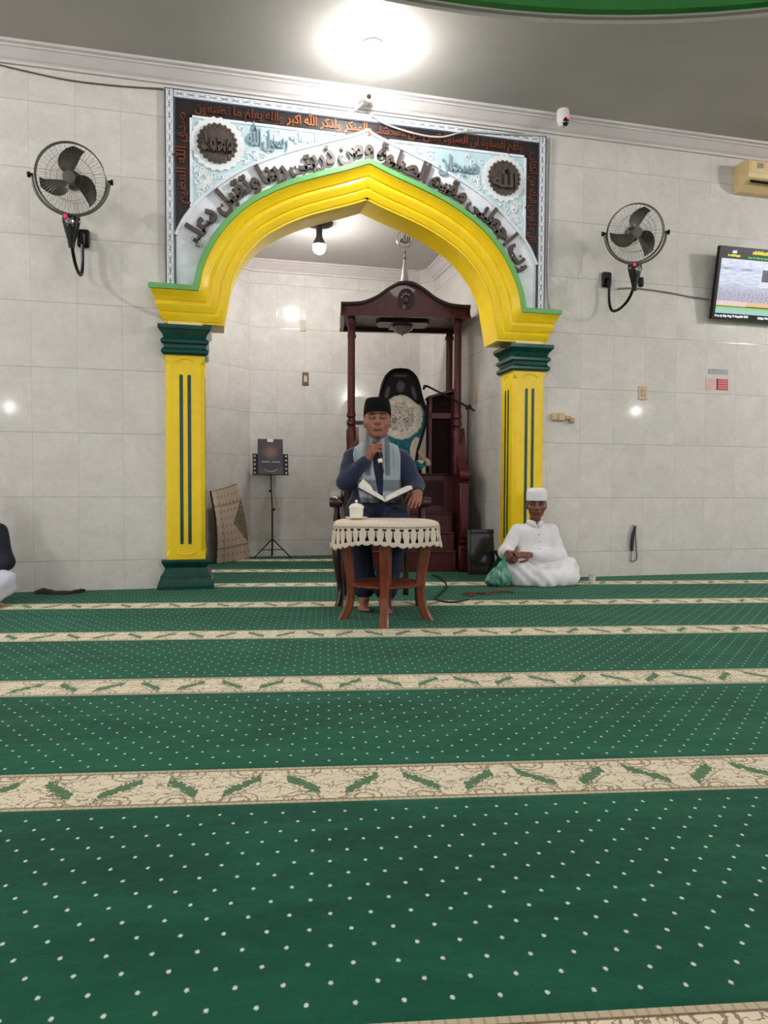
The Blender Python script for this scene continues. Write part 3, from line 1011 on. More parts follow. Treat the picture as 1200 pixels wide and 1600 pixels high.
# wall fans
def wall_fan(label, x, z, dist, turn, spin, plate_dx):
    R = 0.262
    t = thing('wall_fan', label, 'fan', (x, 0, z), 0, 'black wall fans')
    b = MB()
    b.box((plate_dx, -0.02, -0.33), (0.1, 0.04, 0.15), bevel=0.012)
    b.build('wall_plate', M_BLACK, t)
    zc = -0.385
    pts = smooth_curve([(plate_dx, -0.04, -0.32), (plate_dx, -0.07, -0.36), (plate_dx, -0.075, -0.55), (plate_dx * 0.85, -0.11, -0.655), (plate_dx * 0.55, -0.2, -0.67),
                        (plate_dx * 0.2, -dist * 0.75, -0.62), (0, -dist + 0.03, -0.53), (0, -dist, zc - 0.03)], 6)
    b = MB()
    b.tube(pts, 0.014, 8)
    b.build('bracket_arm', M_BLACK, t, True)
    # control housing: a tapering body with dial, pilot lamp and two chrome screws
    b = MB()
    b.lathe([(0.0, -0.16), (0.022, -0.155), (0.03, -0.1), (0.052, -0.02), (0.068, 0.05), (0.066, 0.085), (0.0, 0.09)], (0, -dist, zc), 20, sy=0.8)
    hz = b.build('control_housing', M_BLACK, t, True)
    b = MB()
    b.lathe([(0.0, 0.016), (0.02, 0.016), (0.026, 0.01), (0.028, 0.0)], (0, -dist - 0.056, zc + 0.03), 16, (0, -1, 0))
    for k in range(6):
        a = 2 * PI * k / 6
        b.box((0.034 * math.cos(a), -dist - 0.056, zc + 0.03 + 0.034 * math.sin(a)), (0.01, 0.006, 0.01))
    b.build('speed_dial', M_CHROME, hz)
    b = MB()
    b.sphere((-0.035, -dist - 0.05, zc + 0.072), 0.014, 12)
    b.build('pilot_lamp', glow('red_pilot_lamp_' + str(int(x)), rgb(255, 30, 70), 1.5), hz, 'all')
    for sx in (-1, 1):
        b = MB()
        b.sphere((sx * 0.062, -dist - 0.02, zc + 0.045), 0.012, 10)
        b.build('screw_knob', M_CHROME, hz, 'all')
    b = MB()
    b.box((0.075, -dist + 0.01, zc - 0.07), (0.04, 0.05, 0.09), bevel=0.01)
    b.build('switch_box', M_BLACK, t)
    # yoke and the tilting head
    tilt = math.radians(14)
    H = Matrix.Rotation(turn, 3, 'Z') @ Matrix.Rotation(tilt, 3, 'X')
    hc = Vector((0, -dist, 0))
    b = MB()
    T = Matrix.Rotation(turn, 3, 'Z')
    pts = [hc + T @ Vector(((R + 0.022) * math.cos(a), 0.0, (R + 0.026) * math.sin(a))) for a in [PI + PI * k / 24 for k in range(25)]]
    b.tube(pts, 0.012, 8)
    b.build('yoke', M_CAGE, t, True)
    for sx in (-1, 1):
        b = MB()
        b.lathe([(0.0, 0), (0.014, 0), (0.014, 0.02), (0.022, 0.022), (0.022, 0.04), (0.0, 0.042)], hc + T @ Vector((sx * (R + 0.012), 0, 0)), 12, T @ Vector((sx, 0, 0)))
        b.build('tilt_knob', M_BLACK, t)
    def P(r, a, y):
        return hc + H @ Vector((r * math.cos(a), y, r * math.sin(a)))
    b = MB()
    for r, y in ((R, -0.012), (R, 0.03)):
        b.tube([P(r, 2 * PI * k / 48, y) for k in range(48)], 0.005, 6, True)
    for r, y in ((0.17, -0.062), (0.09, -0.074), (0.17, 0.085), (0.09, 0.1)):
        b.tube([P(r, 2 * PI * k / 36, y) for k in range(36)], 0.0016, 4, True)
    for k in range(60):
        a = 2 * PI * k / 60
        b.tube([P(0.045, a, -0.076), P(0.13, a + .05, -0.072), P(0.215, a + .1, -0.048), P(R, a + .12, -0.012)], 0.0010, 3, caps=False)
    for k in range(40):
        a = 2 * PI * k / 40
        b.tube([P(0.06, a, 0.1), P(0.15, a, 0.09), P(0.225, a, 0.065), P(R, a, 0.03)], 0.0010, 3, caps=False)
    b.lathe([(0.0, 0.004), (0.045, 0.003), (0.048, -0.003)], P(0, 0, -0.076), 20, H @ Vector((0, -1, 0)))
    b.build('wire_cage', M_CAGE, t, True)
    b = MB()
    b.lathe([(0.0, 0.05), (0.03, 0.048), (0.045, 0.03), (0.045, -0.03), (0.07, -0.05), (0.075, -0.13), (0.05, -0.17), (0.0, -0.175)], P(0, 0, 0.01), 20, H @ Vector((0, -1, 0)))
    b.build('motor_hub', M_BLADE, t, True)
    for k in range(3):
        a0 = spin + 2 * PI * k / 3
        b = MB()
        rows = []
        for i in range(9):
            f = i / 8
            r = 0.035 + f * 0.2
            wid = 0.24 + 0.78 * math.sin(PI * min(1, 0.18 + f * 0.75)) * (1 - 0.35 * f)
            lead = a0 - 0.6 * f * f
            row = []
            for j in range(7):
                g = j / 6 - 0.5
                a = lead + g * wid * (1.5 - 0.5 * f)
                row.append(P(r, a, -g * 0.05 - 0.005))
            rows.append(row)
        n = len(rows)
        b.grid(rows)
        b.grid([[p + H @ Vector((0, 0.003, 0)) for p in r_] for r_ in rows])
        b.build('blade', M_BLADE, t, True, fix=False)
wall_fan('black wall fan high on the left wall, beside the calligraphy panel', -1.125, 3.325, 0.42, 0.0, 1.85, 0.02)
wall_fan('black wall fan on the right wall, left of the television', 3.87, 3.33, 0.42, -0.32, 1.75, -0.06)

# television
def television():
    W, H = 1.24, 0.72
    z0, tilt = 2.665, math.radians(9)
    t = thing('television', 'black flat television tilted down from the right wall showing a bright broadcast', 'television', (4.975 + W / 2, 0, z0))
    Mx = Matrix.Rotation(tilt, 3, 'X')
    def P(x, y, z):
        return Vector((0, -0.1, 0)) + Mx @ Vector((x, y, z))
    def plate(x0, x1, za, zb, y0, y1, name, m, par=None):
        b = MB()
        b.box(P((x0 + x1) / 2, (y0 + y1) / 2, (za + zb) / 2), (abs(x1 - x0), abs(y1 - y0), abs(zb - za)), M=Mx)
        return b.build(name, m, par or t)
    plate(-W / 2, W / 2, 0, H, -0.0, 0.045, 'housing', M_BLACK)
    b = MB()
    b.box((0, -0.05, 0.36), (0.5, 0.1, 0.3))
    b.build('wall_mount', M_BLACKM, t)
    # picture: pale crowd scene with a dark cube-shaped building, drawn by the screen
    m, nt, bs = newmat('broadcast_picture')
    (x, y, z), v = coords(nt, 'UV')
    n1 = noise(nt, vec3(nt, x * 1.0, y * 2.2), 9.0, 5.0, 0.7)
    n2 = noise(nt, vec3(nt, x * 2.0, y * 3.0), 30.0, 4.0, 0.7)
    crowd = 1.0 - y.sm(0.15, 0.5)
    sky = mix(nt, n1.sm(0.35, 0.65), rgb(186, 200, 236), rgb(240, 244, 255))
    low = mix(nt, (n2.sm(0.4, 0.62)), rgb(120, 122, 152), rgb(232, 228, 246))
    c_ = mix(nt, crowd, sky, low)
    strip = (y.gt(0.72)) * (y.lt(0.79)) * (n1.gt(0.5)) * (x.lt(0.4))
    c_ = mix(nt, strip * 0.7, c_, rgb(90, 104, 140))
    cube = (x.gt(0.43)) * (x.lt(0.7)) * (y.gt(0.5)) * (y.lt(0.78))
    c_ = mix(nt, cube, c_, rgb(48, 52, 72))
    foot_ = (x.gt(0.41)) * (x.lt(0.73)) * (y.gt(0.36)) * (y.lt(0.49))
    c_ = mix(nt, foot_ * 0.8, c_, rgb(238, 240, 250))
    nt.links.new(c_, bs.inputs['Emission Color'])
    bs.inputs['Roughness'].default_value = 0.3
    bs.inputs['Emission Strength'].default_value = 0.85
    bs.inputs['Base Color'].default_value = (0, 0, 0, 1)
    b = MB()
    xa, xb, za, zb = -W / 2 + 0.03, W / 2 - 0.03, 0.185, 0.6
    b.add([P(xa, -0.002, za), P(xb, -0.002, za), P(xb, -0.002, zb), P(xa, -0.002, zb)], [(0, 1, 2, 3)])
    b.build('picture', m, t, uvf=lambda co, p: ((co.x - xa) / (xb - xa), min(1, max(0, (co.z - (za + 0.0)) / (zb - za)))), fix=False)
    def em(n, c):
        m_ = glow('screen_' + n, rgb(*c), 0.85)
        m_.node_tree.nodes['Principled BSDF'].inputs['Base Color'].default_value = (0, 0, 0, 1)
        return m_
    plate(xa, xb, 0.135, 0.185, -0.003, 0.0, 'ticker_band', em('peach', (248, 200, 150)))
    plate(xa, xa + 0.36, 0.14, 0.185, -0.004, 0.0, 'ticker_band', em('pink', (246, 216, 214)))
    plate(xa + 0.36, xb, 0.128, 0.14, -0.005, 0.0, 'ticker_band', em('dark', (60, 40, 10)))
    plate(xa, xb, 0.105, 0.128, -0.003, 0.0, 'ticker_band', em('lime', (150, 226, 110)))
    plate(xa, xb, 0.06, 0.105, -0.003, 0.0, 'ticker_band', em('aqua', (170, 214, 214)))
    random.seed(3)
    def words(x0, x1, za_, zb_, name, m_, gap=0.012):
        b = MB()
        xx = x0
        while xx < x1 - 0.02:
            k = random.uniform(0.016, 0.026)
            b.box(P(xx + k / 2, -0.002, (za_ + zb_) / 2 + random.uniform(-.004, .004)), (k, 0.004, (zb_ - za_) * random.uniform(.75, 1)), M=Mx)
            xx += k + random.choice((0.004, 0.004, 0.004, gap))
        b.build(name, m_, t)
    white, yel, grn = em('white', (240, 240, 250)), em('yellow', (240, 228, 60)), em('green', (70, 200, 80))
    words(xa + 0.0, xa + 0.42, 0.022, 0.046, 'caption', white)
    words(xa + 0.52, xb, 0.022, 0.046, 'caption', white)
    words(xa + 0.12, xa + 0.19, 0.655, 0.685, 'caption', white)
    words(xa + 0.07, xa + 0.23, 0.618, 0.643, 'caption', yel)
    words(xa + 0.36, xb - 0.3, 0.655, 0.69, 'caption', yel, 0.006)
    words(xa + 0.31, xb - 0.25, 0.615, 0.635, 'caption', grn)
television()

# air conditioner
def air_conditioner():
    L = 0.85
    t = thing('air_conditioner', 'cream split air conditioner at the right edge above the television', 'air conditioner', (5.29, 0, 4.0))
    m = mat('cream_plastic', (228, 200, 148), 0.4, var=0.04)
    b = MB()
    prof = [(0.0, 0.0), (-0.07, 0.0), (-0.14, 0.045), (-0.2, 0.1), (-0.215, 0.14), (-0.215, 0.26), (-0.19, 0.285), (0.0, 0.29)]
    b.prism(prof, 0, L, 'yz')
    b.build('housing', m, t)
    b = MB()
    b.box((L / 2, -0.182, 0.072), (L - 0.1, 0.05, 0.02), M=Matrix.Rotation(math.radians(40), 3, 'X'))
    b.build('air_outlet', M_BLACK, t)
    b = MB()
    b.box((L / 2 - 0.0, -0.216, 0.2), (L - 0.04, 0.006, 0.12), bevel=0.003)
    b.build('front_panel', m, t)
    b = MB()
    b.box((0.13, -0.221, 0.215), (0.075, 0.004, 0.05))
    b.build('grey_label', mat('grey_label', (150, 142, 136), 0.5), t)
air_conditioner()

# cameras on the cornice
def dome_camera():
    t = thing('security_camera', 'white dome security camera with a red light at the right end of the arch cornice', 'camera', (3.215, -0.2, ZC))
    b = MB()
    b.lathe([(0.055, 0.0), (0.06, -0.02), (0.06, -0.09), (0.05, -0.13), (0.03, -0.155), (0.0, -0.16)], n=24)
    b.build('housing', M_WHITEP, t, True)
    b = MB()
    b.sphere((0.01, -0.035, -0.118), (0.035, 0.035, 0.045), 16)
    b.build('lens_window', mat('dark_lens', (14, 12, 14), 0.1, coat=0.5), t, 'all')
    b = MB()
    b.sphere((0.015, -0.072, -0.1), 0.012, 10)
    b.build('red_light', glow('red_camera_light', rgb(255, 60, 100), 1.6), t, 'all')
dome_camera()
def bullet_camera():
    t = thing('bullet_camera', 'small white bullet camera on a bracket over the arch point', 'camera', (1.2, -0.03, 4.285))
    b = MB()
    b.tube([(0, 0.02, 0.03), (0.02, -0.05, 0.04), (0.085, -0.13, 0.075)], 0.012, 8)
    b.box((0, 0.0, 0.02), (0.1, 0.03, 0.05), bevel=0.01)
    b.build('bracket', M_CABLE_W, t, True)
    b = MB()
    d = Vector((0.15, -1, -0.2))
    b.lathe([(0.0, -0.05), (0.036, -0.05), (0.042, -0.03), (0.042, 0.08), (0.032, 0.085), (0.0, 0.08)], (0.1, -0.13, 0.1), 20, d)
    b.build('housing', M_WHITEP, t, True)
    b = MB()
    b.lathe([(0.022, 0.0), (0.022, 0.006), (0.0, 0.008)], Vector((0.1, -0.13, 0.1)) + d.normalized() * 0.082, 16, d)
    b.build('lens', mat('camera_lens', (30, 26, 26), 0.1, coat=0.5), t)
bullet_camera()

# cables
def cable(name, label, pts, r, m, cat='cable'):
    b = MB()
    b.tube(smooth_curve(pts, 6), r, 6)
    return tag(b.build(name, m, None, True), label, cat)
cable('wall_cable', 'thin dark cable drooping under the cornice on the left wall',
      [(-1.8, -0.012, 4.36), (-1.55, -0.012, 4.33), (-1.2, -0.012, 4.30), (-0.8, -0.012, 4.305), (-0.45, -0.018, 4.325)], 0.006, mat('dark_grey_cable', (90, 86, 80), 0.5))
cable('panel_cable', 'white cable looped across the black band right of the arch point',
      [(1.36, -0.045, 4.33), (1.5, -0.05, 4.25), (1.8, -0.055, 4.19), (2.05, -0.055, 4.19), (2.3, -0.05, 4.27), (2.7, -0.045, 4.3), (3.12, -0.04, 4.335)], 0.008, M_CABLE_W)
cable('conduit_cable', 'grey cable running down the wall at the right edge of the calligraphy panel',
      [(3.19, -0.02, 4.33), (3.185, -0.012, 4.1), (3.178, -0.012, 3.6), (3.172, -0.012, 3.1), (3.19, -0.012, 2.75), (3.235, -0.012, 2.6), (3.22, -0.012, 2.45)], 0.011, M_CABLE_W)
cable('television_cable', 'thin cable along the wall from the fan to the television',
      [(3.93, -0.03, 2.92), (4.15, -0.012, 2.94), (4.5, -0.012, 2.925), (4.75, -0.012, 2.9), (4.99, -0.03, 2.88)], 0.007, mat('grey_brown_cable', (120, 116, 106), 0.5))

# plates on the walls
def plate(name, label, cat, loc, w_, h_, m, rz=0.0, inner=None, holes=0, group=None):
    t = thing(name, label, cat, loc, rz, group)
    b = MB()
    b.box((0, -0.006, 0), (w_, 0.012, h_), bevel=0.004)
    b.build('cover_plate', m, t)
    b = MB()
    b.box((0, -0.014, 0.0), (w_ * 0.5, 0.008, h_ * 0.5), bevel=0.003)
    b.build('rocker', inner or m, t)
    return t
plate('light_switch', 'brown switch plate alone in the middle of the alcove back wall', 'switch', (1.11, 2.75, 2.31), 0.085, 0.17, M_BROWNP, 0, M_IVORY)
plate('socket_plate', 'pale beige plate high on the alcove back wall above the brown switch', 'socket', (1.08, 2.75, 3.0), 0.07, 0.14, mat('pale_beige_plate', (176, 164, 146), 0.4), 0)
plate('wall_socket', 'beige plate on the wall right of the arch, left of the red sticker', 'socket', (4.252, 0, 1.885), 0.095, 0.14, M_IVORY, 0, mat('beige_rocker', (184, 160, 132), 0.4))
plate('side_socket', 'beige plate on the alcove side wall between minbar and right pillar', 'socket', (OPR, 1.0, 1.93), 0.08, 0.17, M_IVORY, -PI / 2)
t = thing('wall_sticker', 'red and white sticker on the right wall under the grey strip', 'sticker', (5.135, 0, 2.005))
b = MB(); b.box((-0.07, -0.002, 0), (0.14, 0.004, 0.115)); b.build('pale_half', mat('pale_pink_paper', (222, 178, 178), 0.5), t)
b = MB(); b.box((0.06, -0.002, 0), (0.14, 0.004, 0.115)); b.build('red_half', mat('red_paper', (190, 42, 62), 0.5), t)
random.seed(5)
b = MB()
for k in range(4):
    b.box((0.06 + random.uniform(-.005, .005), -0.0045, 0.035 - k * 0.024), (0.105, 0.002, 0.009))
b.build('printed_lines', mat('pale_print', (226, 160, 160), 0.5), t)
b = MB(); b.box((0, -0.002, 0), (0.24, 0.004, 0.05), rz=0)
tag(b.build('grey_strip', mat('grey_strip_plastic', (150, 152, 154), 0.4), None, loc=(5.145, 0, 2.14)), 'grey strip label stuck above the red and white sticker', 'label strip')
# hooks block beside the right pillar
t = thing('coat_hook', 'beige wall hook block right of the yellow pillar', 'hook', (3.345, 0, 1.6))
for nm, x, z, w_, h_ in (('hook_plate', -0.085, 0.01, 0.06, 0.075), ('hook_plate', -0.015, 0.012, 0.075, 0.08), ('hook_arm', 0.06, 0.005, 0.08, 0.04), ('hook_arm', 0.105, -0.02, 0.05, 0.05)):
    b = MB(); b.box((x, -0.022, z), (w_, 0.044, h_), bevel=0.012); b.build(nm, M_IVORY if 'plate' in nm else mat('tan_hook', (186, 164, 134), 0.4), t)
# cane or umbrella strap hanging low on the right wall
t = thing('hanging_strap', 'dark strap on a small peg low on the right wall', 'strap', (4.175, 0, 0.52))
b = MB(); b.lathe([(0.012, 0), (0.012, 0.03), (0.018, 0.032), (0.0, 0.045)], (0, 0, 0), 12, (0, -1, 0)); b.build('peg', M_CABLE_W, t)
b = MB(); b.tube(smooth_curve([(0, -0.03, 0.0), (-0.02, -0.024, -0.1), (-0.028, -0.016, -0.22), (-0.022, -0.014, -0.26)], 5), [0.012 + 0.006 * math.sin(k / 5) for k in range(16)], 8); b.build('strap_band', mat('navy_strap', (40, 42, 52), 0.6), t, True)
b = MB(); b.tube(smooth_curve([(0, -0.03, 0.0), (0.012, -0.022, -0.12), (0.03, -0.014, -0.26), (0.036, -0.012, -0.345), (0.0, -0.014, -0.365), (-0.03, -0.014, -0.36), (-0.026, -0.014, -0.25)], 5), 0.006, 6); b.build('strap_loop', mat('grey_strap', (110, 110, 114), 0.6), t, True)
# ------------------------------------------------------------------ side table with crochet cloth and covered cup
def side_table():
    t = qthing('side_table', 'small red-brown wooden table with curved legs in front of the seated speaker', 'table', 1.375, -1.61)
    b = MB()
    b.lathe([(0.0, 0.64), (0.315, 0.64), (0.325, 0.65), (0.325, 0.665), (0.315, 0.672), (0.0, 0.672)], n=40)
    b.build('tabletop', M_TEAK, t, True)
    b = MB()
    b.lathe([(0.255, 0.575), (0.275, 0.575), (0.275, 0.64), (0.255, 0.64), (0.255, 0.575)], n=40)
    b.build('apron', M_TEAK, t)
    for a in (-97, -14, 83, 181):
        a = math.radians(a)
        d = Vector((math.cos(a), math.sin(a), 0))
        sd = Vector((-d.y, d.x, 0))
        # cabriole curve: out at the knee, in at the ankle, out at the foot
        cv = smooth_curve([(0.262, 0.64, 0.036, 0.036), (0.27, 0.54, 0.038, 0.036), (0.262, 0.42, 0.034, 0.033), (0.243, 0.28, 0.030, 0.03), (0.24, 0.17, 0.028, 0.028), (0.262, 0.07, 0.03, 0.028), (0.298, 0.0, 0.034, 0.03)], 5)
        rows = []
        for r, z, hx, hy in cv:
            c_ = d * r + Vector((0, 0, z))
            k = 0.3
            rows.append([c_ + d * (hx * sx) + sd * (hy * sy) for sx, sy in ((-1, -1 + k), (-1 + k, -1), (1 - k, -1), (1, -1 + k), (1, 1 - k), (1 - k, 1), (-1 + k, 1), (-1, 1 - k))])
        b = MB()
        b.grid(rows, True)
        n = len(b.v)
        b.f.append(tuple(range(8))); b.m.append(0)
        b.f.append(tuple(range(n - 8, n))); b.m.append(0)
        b.build('leg', M_TEAK, t, 'x')
    b = MB()
    b.lathe([(0.0, 0.232), (0.235, 0.232), (0.25, 0.24), (0.25, 0.25), (0.235, 0.256), (0.0, 0.256)], n=36)
    b.build('lower_shelf', M_TEAK, t, True)
side_table()

def tablecloth():
    m, nt, bs = newmat('cream_crochet')
    (u, v, _), uvv = coords(nt, 'UV')
    n = noise(nt, uvv, 30.0, 4.0)
    nt.links.new(mix(nt, n, rgb(214, 198, 180), rgb(240, 228, 212)), bs.inputs['Base Color'])
    bs.inputs['Roughness'].default_value = 0.9
    # v runs from 0 at the rim to 1 at the hem: slits between hanging leaf shapes
    fu = u - u.floor()
    au = (fu - 0.5).abs()
    vt = ((v - 0.24) / 0.58).mx(0.0).mn(1.0)
    leaf_half = ((vt * 0.78 + 0.12) * PI).sin() * 0.43
    gap = au.gt(leaf_half) * v.gt(0.26) * v.lt(0.8)
    strand = ((0.5 - au) - (0.03 + vt * 0.24)).abs().lt(0.05) * vt.gt(0.2)
    hole = gap * (1.0 - strand)
    row_ = ((u * 4.0 - (u * 4.0).floor() - 0.5).abs().lt(0.26)) * v.gt(0.17) * v.lt(0.235)
    alpha = 1.0 - hole.mx(row_)
    nt.links.new(alpha.s, bs.inputs['Alpha'])
    nt.links.new(mix(nt, n, rgb(208, 192, 174), rgb(240, 228, 212)), bs.inputs['Base Color'])
    bump(nt, bs, noise(nt, uvv, 120.0, 2.0), 0.4, 0.003)
    NL = 42
    NU = NL * 8
    rows, uvs = [], []
    def rim(a):
        p = 2.35      # a rounded square, turned a little
        c_, s_ = abs(math.cos(a)), abs(math.sin(a))
        return 0.332 / ((c_ ** p + s_ ** p) ** (1 / p)) * (1.0 if True else 0)
    def drop(a):
        # the cloth hangs lower at the left and right and a little shorter at the front
        return 0.150 + 0.035 * abs(math.cos(a)) ** 2 + 0.012 * math.sin(4 * a + 0.6)
    prof = [0.0, 0.35, 0.7, 0.93]
    for f in prof:
        rows.append([(rim(2 * PI * k / NU) * f * math.cos(2 * PI * k / NU), rim(2 * PI * k / NU) * f * math.sin(2 * PI * k / NU), 0.677) for k in range(NU)])
        uvs.append([(0, 0.0)] * NU)
    for i in range(17):
        v = i / 16
        row, ur = [], []
        for k in range(NU):
            a = 2 * PI * k / NU
            scal = 1 - 0.5 * abs(math.cos(NL * a / 2)) ** 4
            dd = drop(a) * (0.86 + 0.14 * scal if v > 0.8 else 1)
            fold = 0.006 + 0.011 * math.sin(9 * a + 1.2) * v + 0.008 * math.sin(17 * a) * v
            r = rim(a) + 0.006 + 0.014 * min(1, v * 5) + (fold + 0.02 * v * abs(math.cos(2 * a)) ** 6)
            z = 0.676 - (0.004 if i == 0 else 0) - dd * v
            if i == 0:
                r = rim(a) * 0.985 + 0.006
            row.append((r * math.cos(a), r * math.sin(a), z))
            ur.append((NL * k / NU + 0.5, v))
        rows.append(row)
        uvs.append(ur)
    b = MB()
    b.grid(rows, True)
    flat = [q for r in uvs for q in r]
    me_uv = flat
    o = b.build('tablecloth', m, None, True)
    ul = o.data.uv_layers.new(name='UVMap')
    for p in o.data.polygons:
        us = [me_uv[o.data.loops[li].vertex_index][0] for li in p.loop_indices]
        wrap = max(us) - min(us) > NL / 2
        for li in p.loop_indices:
            uu, vv = me_uv[o.data.loops[li].vertex_index]
            ul.data[li].uv = (uu + (NL if wrap and uu < NL / 2 else 0), vv)
    o.location = QW(1.375, -1.61)
    o.rotation_euler = (0, 0, -QA + math.radians(2))
    sd = o.modifiers.new('thickness', 'SOLIDIFY')
    sd.thickness = 0.003
    sd.offset = 1
    tag(o, 'cream crochet tablecloth with leaf fringe draped over the small wooden table', 'tablecloth')
tablecloth()
ce, cs = 1.17, -1.60
b = MB()
b.lathe([(0.0, 0.0), (0.03, 0.0), (0.034, 0.004), (0.068, 0.011), (0.078, 0.017), (0.076, 0.019), (0.035, 0.009), (0.0, 0.008)], n=36)
tag(b.build('saucer', M_PORC, None, True, loc=QW(ce, cs, 0.680)), 'white porcelain saucer under the covered cup on the tablecloth', 'saucer')
t = qthing('covered_cup', 'white porcelain cup with a knobbed lid on the left of the tablecloth', 'cup', ce, cs, 0.689)
b = MB()
b.lathe([(0.0, 0.0), (0.034, 0.0), (0.044, 0.008), (0.047, 0.03), (0.048, 0.062), (0.05, 0.066), (0.046, 0.066), (0.044, 0.03), (0.0, 0.006)], n=32)
b.build('cup_body', M_PORC, t, True)
b = MB()
b.lathe([(0.05, 0.066), (0.053, 0.072), (0.052, 0.08), (0.036, 0.096), (0.016, 0.103), (0.0, 0.104)], n=32)
lid = b.build('lid', M_PORC, t, True)
b = MB()
b.lathe([(0.006, 0.1), (0.005, 0.108), (0.011, 0.114), (0.01, 0.122), (0.0, 0.126)], n=16)
b.build('knob', M_PORC, lid, True)

# ------------------------------------------------------------------ armchair of the speaker
def armchair():
    t = qthing('armchair', 'dark carved wooden armchair under the speaker behind the small table', 'chair', 1.37, -0.84)
    # local: -y towards the viewer
    b = MB()
    b.box((0, 0.0, 0.5), (0.56, 0.52, 0.07), bevel=0.012)
    b.build('seat_frame', M_CHAIRWOOD, t)
    b = MB()
    b.box((0, 0.0, 0.555), (0.5, 0.46, 0.05), bevel=0.02)
    b.build('seat_cushion', mat('dark_seat_fabric', (40, 26, 34), 0.8, var=0.2), t)
    for sx in (-1, 1):
        cv = smooth_curve([(sx * 0.30, -0.21, 0.52, .034), (sx * 0.325, -0.235, 0.42, .036), (sx * 0.315, -0.235, 0.28, .03), (sx * 0.295, -0.225, 0.13, .025), (sx * 0.30, -0.245, 0.04, .03), (sx * 0.31, -0.26, 0.0, .034)], 5)
        b = MB()
        b.tube([c_[:3] for c_ in cv], [c_[3] for c_ in cv], 10)
        b.build('leg', M_CHAIRWOOD, t, True)
        b = MB()
        cv = smooth_curve([(sx * 0.25, 0.23, 0.54), (sx * 0.255, 0.25, 0.3), (sx * 0.26, 0.29, 0.0)], 5)
        b.tube(cv, 0.026, 8)
        b.build('leg', M_CHAIRWOOD, t, True)
        # arm with scrolled hand rest on a turned support
        b = MB()
        pr = smooth_curve([(0.27, 0.87), (0.1, 0.82), (-0.1, 0.8), (-0.24, 0.815), (-0.31, 0.805), (-0.325, 0.77), (-0.295, 0.752), (-0.25, 0.765), (-0.1, 0.765), (0.1, 0.782), (0.27, 0.83)], 5)
        b.prism(pr, sx * 0.335 - 0.036, sx * 0.335 + 0.036, 'yz')
        am = b.build('arm', M_CHAIRWOOD, t, True)
        b = MB()
        b.lathe([(0.0, -0.048), (0.034, -0.046), (0.041, -0.03), (0.041, 0.03), (0.034, 0.046), (0.0, 0.048)], (sx * 0.335, -0.295, 0.79), 20, (1, 0, 0))
        b.build('scroll_end', M_CHAIRWOOD, am, True)
        b = MB()
        b.lathe([(0.026, 0.53), (0.03, 0.56), (0.022, 0.6), (0.03, 0.66), (0.022, 0.72), (0.027, 0.77)], (sx * 0.325, -0.2, 0), 14)
        b.build('arm_support', M_CHAIRWOOD, t, True)
        b = MB()
        b.tube(smooth_curve([(sx * 0.25, 0.23, 0.54), (sx * 0.262, 0.27, 0.8), (sx * 0.24, 0.33, 1.08)], 5), 0.026, 8)
        b.build('back_post', M_CHAIRWOOD, t, True)
    b = MB()
    b.box((0, 0.27, 0.8), (0.46, 0.03, 0.42), M=Matrix.Rotation(math.radians(-10), 3, 'X'), bevel=0.01)
    b.build('backrest', M_CHAIRWOOD, t)
    b = MB()
    b.prism(smooth_curve([(-0.26, 1.03), (0, 1.0), (0.26, 1.03), (0.26, 1.1), (0, 1.15), (-0.26, 1.1)], 5), 0.3, 0.34, 'xz')
    b.build('crest_rail', M_CHAIRWOOD, t)
armchair()

